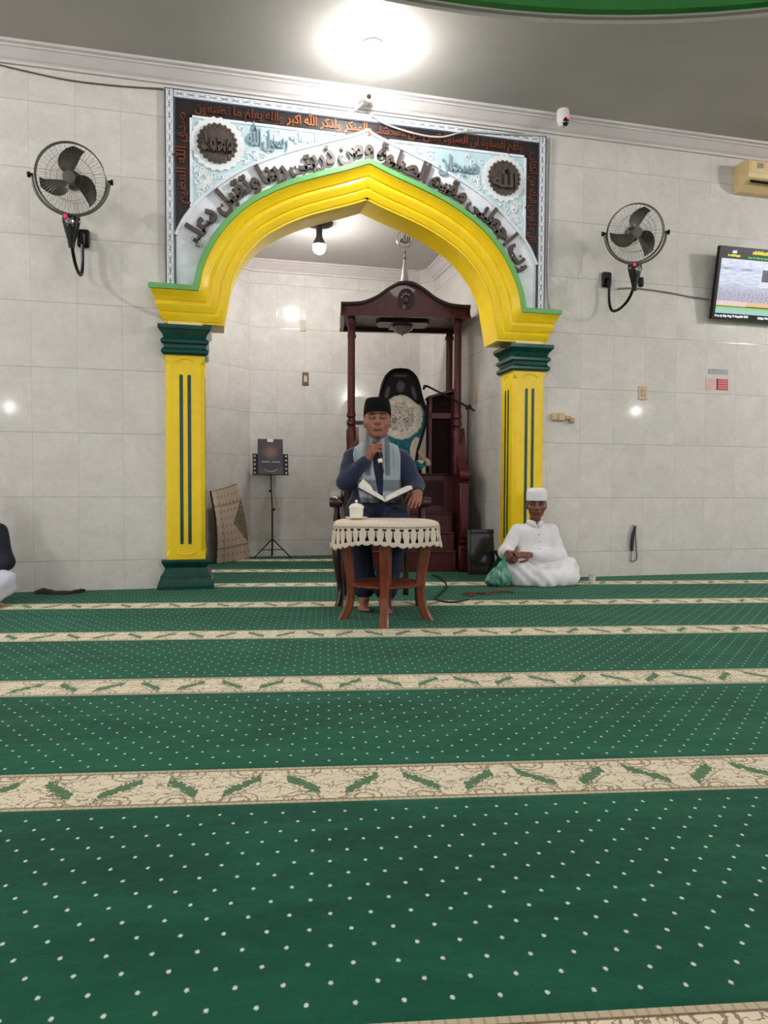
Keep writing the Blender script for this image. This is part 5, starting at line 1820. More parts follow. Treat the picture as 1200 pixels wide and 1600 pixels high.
class Body:
    """blends rounded limbs into one surface and meshes it"""
    def __init__(self):
        self.p = []          # (kind, params, blend, material, subtract)
    def cap(self, a, b, ra, rb=None, k=0.02, m=0, sub=False, sq=None):
        self.p.append(('cap', (np.array(a, float), np.array(b, float), ra, ra if rb is None else rb, sq), k, m, sub))
        return self
    def chain(self, pts, rs, k=0.02, m=0, sq=None):
        for i in range(len(pts) - 1):
            self.cap(pts[i], pts[i + 1], rs[i], rs[i + 1], k, m, False, sq)
        return self
    def ell(self, c, r, R=None, k=0.02, m=0, sub=False):
        self.p.append(('ell', (np.array(c, float), np.array(r, float), None if R is None else np.array(R, float)), k, m, sub))
        return self
    def bounds(self, pad):
        lo, hi = np.full(3, 1e9), np.full(3, -1e9)
        for kind, q, k, m, sub in self.p:
            if sub: continue
            if kind == 'cap':
                r = max(q[2], q[3])
                for c in (q[0], q[1]):
                    lo, hi = np.minimum(lo, c - r), np.maximum(hi, c + r)
            else:
                r = q[1].max() if q[2] is not None else q[1]
                lo, hi = np.minimum(lo, q[0] - r), np.maximum(hi, q[0] + r)
        return lo - pad, hi + pad
    def field(self, lo, hi, h, grow=0.0):
        n = [int(math.ceil((hi[i] - lo[i]) / h)) + 1 for i in range(3)]
        D = np.full(n, 0.5, dtype=np.float32)
        MID = np.zeros(n, dtype=np.int8)
        BEST = np.full(n, 9.0, dtype=np.float32)
        for kind, q, k, m, sub in self.p:
            pad = k + 4 * h + abs(grow) + 0.012
            if kind == 'cap':
                r = max(q[2], q[3])
                l, u = np.minimum(q[0], q[1]) - r - pad, np.maximum(q[0], q[1]) + r + pad
            else:
                r = np.full(3, q[1].max()) if q[2] is not None else q[1]
                l, u = q[0] - r - pad, q[0] + r + pad
            i0 = [max(0, int((l[i] - lo[i]) / h)) for i in range(3)]
            i1 = [min(n[i], int((u[i] - lo[i]) / h) + 2) for i in range(3)]
            if any(i1[i] <= i0[i] for i in range(3)):
                continue
            g = [(lo[i] + h * np.arange(i0[i], i1[i])).astype(np.float32) for i in range(3)]
            Xg, Yg, Zg = g[0][:, None, None], g[1][None, :, None], g[2][None, None, :]
            if kind == 'cap':
                a, b, ra, rb, sq = q
                ba = b - a
                L2 = float(ba @ ba) + 1e-12
                px, py, pz = Xg - a[0], Yg - a[1], Zg - a[2]
                t = np.clip((px * ba[0] + py * ba[1] + pz * ba[2]) / L2, 0, 1)
                dx, dy, dz = px - t * ba[0], py - t * ba[1], pz - t * ba[2]
                if sq is not None:
                    dx, dy, dz = dx / sq[0], dy / sq[1], dz / sq[2]
                d = np.sqrt(dx * dx + dy * dy + dz * dz) - (ra + (rb - ra) * t)
            else:
                c, r, R = q
                px, py, pz = Xg - c[0], Yg - c[1], Zg - c[2]
                if R is not None:
                    px, py, pz = (R[0, 0] * px + R[1, 0] * py + R[2, 0] * pz, R[0, 1] * px + R[1, 1] * py + R[2, 1] * pz, R[0, 2] * px + R[1, 2] * py + R[2, 2] * pz)
                ux, uy, uz = px / r[0], py / r[1], pz / r[2]
                k0 = np.sqrt(ux * ux + uy * uy + uz * uz)
                k1 = np.sqrt((ux / r[0]) ** 2 + (uy / r[1]) ** 2 + (uz / r[2]) ** 2)
                d = k0 * (k0 - 1.0) / np.maximum(k1, 1e-6)
            d = d.astype(np.float32)
            s = tuple(slice(i0[i], i1[i]) for i in range(3))
            cur = D[s]
            if sub:
                hh = np.maximum(k - np.abs(cur + d), 0) / k
                D[s] = np.maximum(cur, -d) + hh * hh * k * 0.25
            else:
                hh = np.maximum(k - np.abs(cur - d), 0) / max(k, 1e-6)
                D[s] = np.minimum(cur, d) - hh * hh * k * 0.25
                bb = BEST[s]
                wv = d < bb
                bb[wv] = d[wv]
                MID[s][wv] = m
        return D - grow, MID

def surface(D, lo, h, MID=None):
    ins = D < 0
    n = D.shape
    cnt = np.zeros([k - 1 for k in n], dtype=np.int8)
    for a in (0, 1):
        for b_ in (0, 1):
            for c_ in (0, 1):
                cnt += ins[a:n[0] - 1 + a, b_:n[1] - 1 + b_, c_:n[2] - 1 + c_]
    act = (cnt > 0) & (cnt < 8)
    idx = np.argwhere(act)
    vid = np.full(act.shape, -1, dtype=np.int64)
    vid[act] = np.arange(len(idx))
    acc = np.zeros((len(idx), 3))
    num = np.zeros(len(idx))
    corners = [(a, b_, c_) for a in (0, 1) for b_ in (0, 1) for c_ in (0, 1)]
    vals = {c_: D[idx[:, 0] + c_[0], idx[:, 1] + c_[1], idx[:, 2] + c_[2]].astype(np.float64) for c_ in corners}
    for c_ in corners:
        for ax in range(3):
            if c_[ax] == 0:
                d_ = list(c_); d_[ax] = 1; d_ = tuple(d_)
                va, vb = vals[c_], vals[d_]
                cr = (va < 0) != (vb < 0)
                t = np.where(cr, va / np.where(cr, va - vb, 1), 0)
                p = np.tile(np.array(c_, float), (len(idx), 1))
                p[:, ax] += t
                acc[cr] += p[cr]
                num[cr] += 1
    V = (idx + acc / num[:, None]) * h + np.array(lo)
    F = []
    for ax in range(3):
        o1, o2 = (ax + 1) % 3, (ax + 2) % 3
        sl0 = [slice(None)] * 3; sl1 = [slice(None)] * 3
        sl0[ax] = slice(0, -1); sl1[ax] = slice(1, None)
        e = ins[tuple(sl0)] != ins[tuple(sl1)]
        k = np.argwhere(e)
        k = k[(k[:, o1] > 0) & (k[:, o2] > 0) & (k[:, o1] < n[o1] - 1) & (k[:, o2] < n[o2] - 1)]
        def cell(d1, d2):
            q = k.copy(); q[:, o1] -= d1; q[:, o2] -= d2
            return vid[q[:, 0], q[:, 1], q[:, 2]]
        quad = np.stack([cell(1, 1), cell(0, 1), cell(0, 0), cell(1, 0)], 1)
        flip = ~ins[k[:, 0], k[:, 1], k[:, 2]]
        quad[flip] = quad[flip][:, ::-1]
        F.append(quad)
    F = np.concatenate(F)
    F = F[(F >= 0).all(1)]
    mats = None
    if MID is not None:
        mv = MID[idx[:, 0], idx[:, 1], idx[:, 2]]
        mats = mv[F[:, 0]]
    return V, F, mats

def soft_mesh(name, V, F, mats, parent=None, ids=None):
    me = bpy.data.meshes.new(name)
    me.vertices.add(len(V))
    me.vertices.foreach_set('co', V.astype(np.float32).ravel())
    me.loops.add(len(F) * 4)
    me.loops.foreach_set('vertex_index', F.astype(np.int32).ravel())
    me.polygons.add(len(F))
    me.polygons.foreach_set('loop_start', np.arange(0, len(F) * 4, 4, dtype=np.int32))
    for m in (mats if isinstance(mats, (list, tuple)) else [mats]):
        me.materials.append(m)
    me.update(calc_edges=True)
    me.validate()
    if ids is not None and len(me.polygons) == len(ids):
        me.polygons.foreach_set('material_index', ids.astype(np.int32))
    me.polygons.foreach_set('use_smooth', [True] * len(me.polygons))
    o = bpy.data.objects.new(name, me)
    COL.objects.link(o)
    if parent is not None:
        o.parent = parent
    return o

def relax(V, F, it=1, lam=0.5):
    for _ in range(it):
        s = np.zeros_like(V); c_ = np.zeros(len(V))
        for a, b_ in ((0, 1), (1, 2), (2, 3), (3, 0)):
            np.add.at(s, F[:, a], V[F[:, b_]]); np.add.at(c_, F[:, a], 1)
            np.add.at(s, F[:, b_], V[F[:, a]]); np.add.at(c_, F[:, b_], 1)
        V = V + lam * (s / np.maximum(c_, 1)[:, None] - V)
    return V

def make(body, name, h, mats, parent=None, grow=0.0, extra=None, pad=0.03, it=1):
    lo, hi = body.bounds(pad + abs(grow))
    D, MID = body.field(lo, hi, h, grow)
    if extra is not None:
        g = [(lo[i] + h * np.arange(D.shape[i])).astype(np.float32) for i in range(3)]
        D = extra(D, g[0][:, None, None], g[1][None, :, None], g[2][None, None, :]).astype(np.float32)
    V, F, ids = surface(D, lo, h, MID)
    V = relax(V, F, it)
    return soft_mesh(name, V, F, mats, parent, ids if isinstance(mats, (list, tuple)) else None)

def hand(B, wrist, fwd, palm, thumb, curl=(0.5, 0.5, 0.5, 0.5), s=1.0, m=0, tcurl=0.5, spread=0.06):
    """palm and five fingers; fwd runs along the palm, palm is the way it faces, thumb the side of the thumb"""
    f, n = unit(fwd), unit(palm)
    n = unit(n - f * float(n @ f))
    l = unit(thumb)
    l = unit(l - f * float(l @ f) - n * float(l @ n))
    w_ = np.array(wrist, float)
    offs = (0.030, 0.0105, -0.0095, -0.028)
    lens = (0.068, 0.077, 0.072, 0.056)
    base = (0.088, 0.092, 0.088, 0.08)
    for i in range(4):
        k = w_ + l * offs[i] * 0.55 * s + f * 0.012 * s
        kn = w_ + l * offs[i] * s + f * base[i] * s
        B.cap(k, kn, 0.017 * s, 0.0125 * s, 0.012, m)
        d0 = unit(f + l * (offs[i] / 0.03) * spread)
        p = kn
        ang = 0.0
        for seg, share in enumerate((0.44, 0.31, 0.25)):
            ang += curl[i] * (0.9 if seg == 0 else 1.0)
            d = d0 * math.cos(ang) + n * math.sin(ang)
            q = p + d * lens[i] * share * s
            B.cap(p, q, (0.0102 - 0.0008 * seg) * s, (0.0094 - 0.0009 * seg) * s, 0.004, m)
            p = q
    t0 = w_ + f * 0.022 * s + l * 0.026 * s
    t1 = t0 + unit(f * 0.6 + l * 0.75 + n * (0.2 + 0.3 * tcurl)) * 0.042 * s
    t2 = t1 + unit(f * 0.85 + l * (0.25 - 0.5 * tcurl) + n * (0.3 + 0.4 * tcurl)) * 0.032 * s
    t3 = t2 + unit(f * 0.9 + l * (0.0 - 0.5 * tcurl) + n * (0.3 + 0.5 * tcurl)) * 0.026 * s
    B.cap(t0, t1, 0.016 * s, 0.0125 * s, 0.012, m)
    B.cap(t1, t2, 0.0118 * s, 0.0108 * s, 0.004, m)
    B.cap(t2, t3, 0.0105 * s, 0.0085 * s, 0.004, m)

def rotm(rx=0.0, ry=0.0, rz=0.0):
    return np.array((Matrix.Rotation(rz, 3, 'Z') @ Matrix.Rotation(rx, 3, 'X') @ Matrix.Rotation(ry, 3, 'Y')))

SKIN, LIP, BROW, EYEW, HAIR = 0, 1, 2, 3, 4
def head(B, c, R, s=1.0, gaunt=0.0, lids=True, mouth_open=0.0, wide=1.0):
    """a head with brow, sockets, eyes, nose, lips, chin and ears; face looks along -y before turning by R"""
    c = np.array(c, float)
    def T(x, y, z):
        return c + R @ (np.array((x * wide, y, z)) * s)
    def E(p, r, k=0.02, m=0, sub=False):
        B.ell(T(*p), np.array((r[0] * wide, r[1], r[2])) * s, R, k, m, sub)
    def Cc(a, b_, ra, rb, k=0.012, m=0):
        B.cap(T(*a), T(*b_), ra * s, rb * s, k, m)
    E((0, 0.012, 0.035), (0.077, 0.096, 0.1), 0.03)
    E((0, -0.02, -0.03), (0.068 - 0.006 * gaunt, 0.072, 0.075), 0.04)
    E((0, -0.03, -0.068), (0.052 - 0.006 * gaunt, 0.052, 0.04), 0.04)
    E((0, -0.07, -0.096), (0.024, 0.018, 0.017), 0.03)
    for sx in (-1, 1):
        E((sx * 0.045, -0.056, -0.016), (0.026, 0.026, 0.024 - 0.004 * gaunt), 0.03)
        Cc((sx * 0.05, -0.07, 0.034), (sx * 0.014, -0.087, 0.032), 0.010, 0.011, 0.02)
        E((sx * 0.031, -0.101, 0.014), (0.019, 0.016, 0.011), 0.018, 0, True)
        E((sx * 0.031, -0.072, 0.013), (0.0145, 0.014, 0.0115), 0.006)
        # upper lid or slit of the eye
        Cc((sx * 0.044, -0.081, 0.0105), (sx * 0.019, -0.085, 0.0105), 0.0036, 0.0036, 0.003, EYEW if lids else EYEW)
        Cc((sx * 0.052, -0.076, 0.041), (sx * 0.034, -0.091, 0.0455), 0.005, 0.007, 0.004, BROW)
        Cc((sx * 0.034, -0.091, 0.0455), (sx * 0.015, -0.096, 0.041), 0.007, 0.006, 0.004, BROW)
        E((sx * 0.013, -0.102, -0.022), (0.0115, 0.0115, 0.009), 0.012)
        E((sx * 0.077, 0.012, -0.002), (0.011, 0.024, 0.034), 0.012)
        E((sx * 0.086, 0.006, 0.0), (0.006, 0.013, 0.02), 0.008, 0, True)
    Cc((0, -0.092, 0.026), (0, -0.116, -0.016), 0.0085, 0.0125, 0.016)
    E((0, -0.093, -0.05), (0.024, 0.012, 0.017), 0.02)
    for sx in (-1, 1):
        Cc((sx * 0.021, -0.0985, -0.0540), (0, -0.1065, -0.0520), 0.0035, 0.005, 0.004, LIP)
        Cc((sx * 0.018, -0.0975, -0.0610), (0, -0.1050, -0.0625), 0.0045, 0.006, 0.005, LIP)
    if mouth_open:
        E((0, -0.106, -0.056), (0.014, 0.012, 0.0028), 0.004, 0, True)
    return T

def skin_mats(nm, base, lip, dark=(30, 22, 20), hair=(26, 22, 22)):
    return [mat(nm + '_skin', base, 0.5, var=0.07, scale=18), mat(nm + '_lips', lip, 0.45, var=0.05), mat(nm + '_brows', dark, 0.7, var=0.1),
            mat(nm + '_eyes', (58, 38, 34), 0.4, var=0.1), mat(nm + '_hair', hair, 0.8, var=0.3, scale=60)]

def cap_mesh(name, T, R, s, prof, m, parent, sx=0.083, sy=0.105, cy=0.008, n=36, tip=0.0):
    """a fez-like or round cap: rings (k, z) in head space, scaled to the head's oval"""
    b = MB()
    rows = []
    for k, z in prof:
        rows.append([T(sx * k * math.cos(a), cy + sy * k * math.sin(a), z + tip * math.cos(a) * 0) for a in [2 * PI * i / n for i in range(n)]])
    b.grid(rows, True)
    return b.build(name, m, parent, True)

# ---- the speaker
M_NAVY = mat('navy_blue_cloth', (14, 30, 61), 0.8, var=0.2, scale=26, sheen=0.2)
M_NAVY2 = mat('dark_navy_trouser_cloth', (20, 28, 52), 0.85, var=0.2, scale=26)
def sleeve_folds(amp, f=(31, 17, 23)):
    def fn(D, x, y, z):
        return D + amp * (np.sin(f[0] * z + 9 * x + 4 * np.sin(7 * y)) * 0.6 + np.sin(f[1] * x - f[2] * z + 11 * y) * 0.5)
    return fn

def speaker():
    mats = skin_mats('speaker', (150, 95, 79), (128, 75, 65))
    B = Body()
    R = rotm(math.radians(-4), 0, math.radians(-3))
    Hc = (0.0, -0.05, 1.395)
    hs = 1.13
    T = head(B, Hc, R, hs, 0, True, 0.0, 1.1)
    B.cap((0, 0.0, 1.20), (0, -0.02, 1.33), 0.064, 0.06, 0.04)
    # trunk and limbs
    B.ell((0, 0.02, 1.03), (0.17, 0.11, 0.17), None, 0.05)
    B.cap((-0.15, 0.02, 1.135), (0.15, 0.02, 1.135), 0.06, 0.06, 0.05)
    B.ell((0, 0.0, 0.84), (0.165, 0.135, 0.18), None, 0.06)
    B.cap((-0.09, 0.06, 0.68), (0.09, 0.06, 0.68), 0.115, 0.115, 0.05)
    re, rw = (-0.238, -0.07, 0.945), (-0.069, -0.155, 1.125)
    B.chain([(-0.19, 0.02, 1.125), re], [0.056, 0.042], 0.03)
    B.chain([re, rw], [0.042, 0.028], 0.02)
    hand(B, rw, (0.2, -0.6, 0.5), (0.85, 0.35, 0.0), (0.0, 0.2, 1.0), (1.0, 1.02, 1.05, 1.05), 1.22, 0, 0.9)
    le, lw = (0.295, -0.03, 0.925), (0.295, -0.20, 0.862)
    B.chain([(0.19, 0.02, 1.125), le], [0.056, 0.042], 0.03)
    B.chain([le, lw], [0.042, 0.028], 0.02)
    hand(B, lw, (-0.2, -0.75, -0.35), (-0.25, 0.45, -0.85), (-1.0, -0.05, 0.1), (0.42, 0.38, 0.36, 0.4), 1.12, 0, 0.2, 0.12)
    for sx, kx, ax, ay, fy in ((-1, -0.155, -0.105, -0.215, -0.37), (1, 0.15, 0.035, -0.35, -0.51)):
        hip, knee, ank = (sx * 0.09, 0.04, 0.68), (kx, -0.245, 0.655), (ax, ay, 0.085)
        B.chain([hip, knee, ank], [0.085, 0.062, 0.036], 0.03)
        B.cap(ank, (ax, ay + 0.045, 0.03), 0.036, 0.03, 0.02)
        B.cap((ax, ay, 0.05), (ax + sx * 0.01, fy + 0.03, 0.026), 0.034, 0.026, 0.02)
        for i in range(5):
            tx = ax + sx * 0.01 + sx * (i - 2) * 0.017
            tip = fy - 0.012 + 0.006 * i
            B.cap((tx, fy + 0.04, 0.026), (tx, tip, 0.016), 0.013 - 0.0008 * i, 0.012 - 0.0012 * i, 0.006)
    root = make(B, 'person', 0.0045, mats, None)
    root.location = QW(1.35, -1.0)
    root.rotation_euler = (0, 0, -QA)
    tag(root, 'seated person in navy tunic, grey scarf and black cap speaking into a microphone', 'person')
    # tunic
    S = Body()
    S.ell((0, 0.02, 1.03), (0.188, 0.13, 0.18), None, 0.06)
    S.cap((-0.155, 0.02, 1.125), (0.155, 0.02, 1.125), 0.075, 0.075, 0.06)
    S.cap((-0.05, 0.0, 1.19), (0.05, 0.0, 1.19), 0.062, 0.062, 0.04)
    S.ell((0, -0.01, 0.84), (0.19, 0.16, 0.2), None, 0.07)
    S.cap((-0.1, 0.03, 0.7), (0.1, 0.03, 0.7), 0.145, 0.145, 0.06)
    S.chain([(0.19, 0.02, 1.12), le, (0.293, -0.165, 0.873)], [0.078, 0.066, 0.05], 0.035)
    S.chain([(-0.09, 0.02, 0.69), (-0.12, -0.15, 0.685)], [0.11, 0.09], 0.05)
    S.chain([(0.09, 0.02, 0.69), (0.12, -0.15, 0.685)], [0.11, 0.09], 0.05)
    BARE = Body()
    BARE.p = list(S.p)
    S.chain([(-0.19, 0.02, 1.12), re, (-0.095, -0.14, 1.095)], [0.076, 0.064, 0.045], 0.035)
    make(S, 'tunic', 0.006, M_NAVY, root, 0.0, sleeve_folds(0.0042))
    L = Body()
    for sx, kx, ax, ay in ((-1, -0.155, -0.105, -0.20), (1, 0.15, 0.05, -0.29)):
        L.chain([(sx * 0.09, 0.03, 0.685), (kx, -0.24, 0.655), (ax, ay, 0.16)], [0.105, 0.085, 0.088], 0.04)
    make(L, 'trousers', 0.007, M_NAVY2, root, 0.0, sleeve_folds(0.004, (13, 41, 5)))
    # scarf: a thin shell over the tunic
    lo, hi = np.array((-0.25, -0.26, 0.74)), np.array((0.25, 0.2, 1.33))
    h = 0.005
    D, _ = BARE.field(lo, hi, h)
    N2 = Body()
    N2.cap((0, 0.0, 1.20), (0, -0.02, 1.33), 0.07, 0.066, 0.04)
    Dn, _ = N2.field(lo, hi, h)
    D = np.minimum(D, Dn)
    g = [lo[i] + h * np.arange(D.shape[i]) for i in range(3)]
    x, y, z = g[0][:, None, None], g[1][None, :, None], g[2][None, None, :]
    def strip(pts, hw):
        best = np.full(np.broadcast(x, z).shape, 9.0)
        for (x0, z0), (x1, z1) in zip(pts, pts[1:]):
            bx, bz = x1 - x0, z1 - z0
            t = np.clip(((x - x0) * bx + (z - z0) * bz) / (bx * bx + bz * bz), 0, 1)
            best = np.minimum(best, np.sqrt((x - x0 - t * bx) ** 2 + (z - z0 - t * bz) ** 2))
        return best - hw
    fold = 0.004 * np.sin(95 * x + 6 * z) + 0.002 * np.sin(210 * x)
    shell = np.abs(D - 0.013 - fold) - 0.0065
    panels = np.minimum(strip([(-0.085, 1.245), (-0.115, 1.15), (-0.095, 1.0), (-0.062, 0.80)], 0.07), strip([(0.085, 1.245), (0.106, 1.15), (0.108, 1.0), (0.1, 0.79)], 0.069))
    panels = np.maximum(panels, 0.785 - z)
    front = np.maximum(panels, y - 0.06)
    neck = np.maximum(np.maximum(np.abs(z - 1.215) - 0.05, np.sqrt(x * x + (y - 0.0) ** 2) - 0.135), -(y + 0.03))
    mask = np.minimum(front, neck)
    Ds = np.maximum(shell, mask).astype(np.float32)
    V, F, _ = surface(Ds, lo, h)
    V = relax(V, F, 1)
    m, nt, bs = newmat('grey_plaid_scarf')
    (cx_, cy_, cz_), v = coords(nt)
    nf = noise(nt, v, 140.0, 2.0)
    ax = cx_.abs()
    bandz = ((cz_ - 0.915) * (cz_ - 0.915)).sqrt()
    dark1 = (bandz.sm(0.035, 0.05) * -1.0 + 1.0)
    dark2 = 1.0 - ((ax - 0.075).abs()).sm(0.014, 0.022)
    lightz = 1.0 - ((cz_ - 0.845).abs()).sm(0.006, 0.012)
    low_ = 1.0 - cz_.sm(0.818, 0.826)
    f = (dark1 * 0.85).mx(dark2 * 0.8 * cz_.gt(0.99)).mx(low_ * 0.9)
    col = mix(nt, f, rgb(158, 168, 176), rgb(88, 95, 101))
    col = mix(nt, lightz * 0.5, col, rgb(180, 190, 198))
    col = mix(nt, nf * 0.25, col, rgb(120, 128, 134))
    nt.links.new(col, bs.inputs['Base Color'])
    bs.inputs['Roughness'].default_value = 0.9
    soft_mesh('scarf', V, F, m, root)
    # cap
    prof = [(1.0, 0.052), (1.04, 0.052), (1.035, 0.08), (0.985, 0.115), (0.92, 0.142), (0.84, 0.156), (0.5, 0.163), (0.0, 0.162)]
    b = MB()
    rows = []
    for k, z_ in prof:
        rows.append([T(0.0815 * k * math.cos(a), 0.006 + 0.103 * k * math.sin(a), z_ + (0.012 if z_ < 0.06 else 0.0) * (-math.sin(a) * 0.9)) for a in [2 * PI * i / 40 for i in range(40)]])
    b.grid(rows, True)
    b.build('velvet_cap', mat('black_velvet', (7, 6, 8), 0.9, var=0.2, scale=40, spec=0.2), root, True)
    hb = Body()
    for a in [PI * k / 14 for k in range(15)]:
        p = T(0.075 * math.cos(a), 0.014 + 0.092 * math.sin(a), 0.045)
        q_ = T(0.072 * math.cos(a), 0.014 + 0.09 * math.sin(a), 0.012 - 0.025 * math.sin(a))
        hb.cap(p, q_, 0.013, 0.01, 0.012)
    make(hb, 'hair', 0.005, mats[4], root)
    # dark shirt collar at the throat
    # microphone in the fist
    def PT(x_, y_, z_):
        wx, wy, wz = QW(1.35 + x_, -1.0 + y_, z_)
        return Vector((wx, wy, wz))
    t = thing('microphone', 'black hand microphone with a bright ring held at the mouth of the speaker in navy', 'microphone', tuple(PT(0.01, -0.26, 1.08)))
    a, b_ = PT(-0.02, -0.222, 1.236), PT(0.03, -0.24, 1.0)
    ax_ = (b_ - a).normalized()
    o = t.location.copy()
    b = MB()
    b.lathe([(0.0, -0.028), (0.018, -0.024), (0.026, -0.006), (0.026, 0.008), (0.02, 0.026), (0.0, 0.026)], a - o, 18, ax_)
    b.build('mesh_head', mat('grey_mic_mesh', (70, 70, 72), 0.4, metal=0.6, var=0.3, scale=90), t, True)
    b = MB()
    b.lathe([(0.0, 0.026), (0.019, 0.026), (0.0165, 0.06), (0.0135, 0.16), (0.0125, 0.235), (0.0, 0.236)], a - o, 18, ax_)
    b.build('handle', M_BLACK, t, True)
    b = MB()
    b.lathe([(0.0152, 0.128), (0.0172, 0.13), (0.0172, 0.155), (0.0148, 0.157)], a - o, 18, ax_)
    b.build('ring', M_WHITEP, t, True)
    # open book on the lap
    bk = qthing('open_book', 'open book with white pages resting on the lap of the speaker in navy', 'book', 1.35 + 0.035, -1.0 - 0.235, 0.792)
    pg = mat('white_book_paper', (232, 230, 224), 0.7, var=0.03)
    cv = mat('dark_book_cover', (34, 32, 36), 0.5, var=0.2)
    for sx, slope, Lh in ((-1, 0.50, 0.215), (1, 0.44, 0.225)):
        ca, sa = math.cos(slope), math.sin(slope)
        def P(u, t_, y_):
            return Vector((sx * (u * ca - t_ * sa), y_, u * sa + t_ * ca))
        b = MB()
        rows = []
        for i in range(13):
            u = Lh * i / 12
            th = 0.026 * min(1.0, 0.25 + 4.5 * (i / 12)) + (0.004 * math.sin(PI * i / 12))
            rows.append([P(u, 0.004, -0.13), P(u, 0.004 + th, -0.13), P(u, 0.004 + th, 0.15), P(u, 0.004, 0.15)])
        b.grid(rows, True)
        b.f.append((0, 1, 2, 3)); b.m.append(0)
        n = len(b.v)
        b.f.append((n - 4, n - 3, n - 2, n - 1)); b.m.append(0)
        b.build('page_block', pg, bk, 'x')
        b = MB()
        q = [P(0, 0, -0.137), P(Lh + 0.008, 0, -0.137), P(Lh + 0.008, 0, 0.157), P(0, 0, 0.157)]
        q2 = [P(0, 0.0035, -0.137), P(Lh + 0.008, 0.0035, -0.137), P(Lh + 0.008, 0.0035, 0.157), P(0, 0.0035, 0.157)]
        b.add(q + q2, [(0, 1, 2, 3), (4, 5, 6, 7), (0, 1, 5, 4), (1, 2, 6, 5), (2, 3, 7, 6), (3, 0, 4, 7)])
        b.build('cover', cv, bk)
    b = MB()
    rows = []
    for i in range(9):
        f = i / 8
        rows.append([Vector((-0.075 - 0.115 * f, -0.128, 0.066 + 0.062 * f)), Vector((-0.09 - 0.06 * f, 0.02, 0.12 + 0.05 * f)), Vector((-0.1 - 0.05 * f, 0.1, 0.135 + 0.05 * f))])
    b.grid(rows)
    o = b.build('lifted_page', pg, bk, True)
    sd = o.modifiers.new('thickness', 'SOLIDIFY'); sd.thickness = 0.001
speaker()

# ---- people sitting cross-legged on the carpet
def floor_sitter(label, loc, rz, mats, hs, shirt_m, legs_m, cap, pose, shirt_grow=0.0, group=None):
    B = Body()
    R = rotm(math.radians(pose.get('nod', 2)), math.radians(pose.get('roll', 0)), math.radians(pose.get('turn', 0)))
    Hc = pose['head']
    T = head(B, Hc, R, hs, pose.get('gaunt', 0), pose.get('lids', True), 0.0, pose.get('wide', 1.0))
    nz = Hc[2] - 0.09
    B.cap((0, 0.02, 0.52), (Hc[0], Hc[1] + 0.025, nz), 0.056, 0.05, 0.03)
    B.ell((0, 0.03, 0.40), (0.155, 0.1, 0.16), None, 0.05)
    B.cap((-0.135, 0.03, 0.495), (0.135, 0.03, 0.495), 0.05, 0.05, 0.05)
    B.ell((0, 0.03, 0.22), (0.145, 0.115, 0.16), None, 0.06)
    B.cap((-0.08, 0.05, 0.11), (0.08, 0.05, 0.11), 0.105, 0.105, 0.05)
    for k in ('r', 'l'):
        sh, el, wr = pose['sh' + k], pose['el' + k], pose['wr' + k]
        B.chain([sh, el, wr], [0.05, 0.038, 0.026], 0.025)
        hd = pose['hd' + k]
        hand(B, wr, hd[0], hd[1], hd[2], hd[3], 1.0, 0, 0.5)
    for k in ('r', 'l'):
        hip, knee, ank, toe = pose['leg' + k]
        B.chain([hip, knee, ank], [0.085, 0.058, 0.036], 0.03)
        B.cap(ank, toe, 0.034, 0.024, 0.02)
        d = unit(np.array(toe) - np.array(ank))
        sd = unit(np.cross(d, (0, 0, 1)))
        for i in range(5):
            p = np.array(toe) + sd * (i - 2) * 0.016
            B.cap(p, p + d * (0.032 - 0.004 * i), 0.012, 0.0095, 0.005)
    root = make(B, 'person', 0.0045, mats, None, 0.0, lambda D, x, y, z: np.maximum(D, 0.003 - z))
    root.location = loc
    root.rotation_euler = (0, 0, rz)
    tag(root, label, 'person', group)
    S = Body()
    S.ell((0, 0.03, 0.40), (0.178, 0.125, 0.175), None, 0.06)
    S.cap((-0.14, 0.03, 0.485), (0.14, 0.03, 0.485), 0.066, 0.066, 0.05)
    S.cap((0, 0.025, 0.52), (Hc[0] * 0.6, 0.02, 0.575), 0.072, 0.062, 0.03)
    S.ell((0, 0.02, 0.22), (0.178, 0.15, 0.17), None, 0.06)
    for k in ('r', 'l'):
        sh, el, wr = [np.array(pose[q + k]) for q in ('sh', 'el', 'wr')]
        S.chain([sh, el, el + (wr - el) * 0.86], [0.07, 0.06, 0.048], 0.035)
    def shirt_fold(D, x, y, z):
        D = sleeve_folds(0.0036, (27, 33, 15))(D, x, y, z)
        # open neckline
        return np.maximum(D, z - 0.595 - 0.25 * np.abs(x))
    so = make(S, 'shirt', 0.006, shirt_m, root, shirt_grow, shirt_fold)
    Lg = Body()
    for k in ('r', 'l'):
        hip, knee, ank, toe = [np.array(q) for q in pose['leg' + k]]
        Lg.chain([hip, knee, knee + (ank - knee) * 0.9], [0.11, 0.088, 0.075], pose.get('skirt', 0.05))
    for a_, b_, r_ in pose.get('drape', ()):
        Lg.cap(a_, b_, r_, r_, 0.06)
    Lg.cap((-0.08, 0.05, 0.11), (0.08, 0.05, 0.11), 0.125, 0.125, 0.05)
    make(Lg, pose.get('lower', 'trousers'), 0.0065, legs_m, root, 0.0, lambda D, x, y, z: np.maximum(D + 0.005 * np.sin(30 * x + 17 * y + 6 * np.sin(9 * z + 5 * x)) + 0.003 * np.sin(58 * x - 40 * z), 0.004 - z))
    if cap:
        cap(T, R, root)
    return root, T

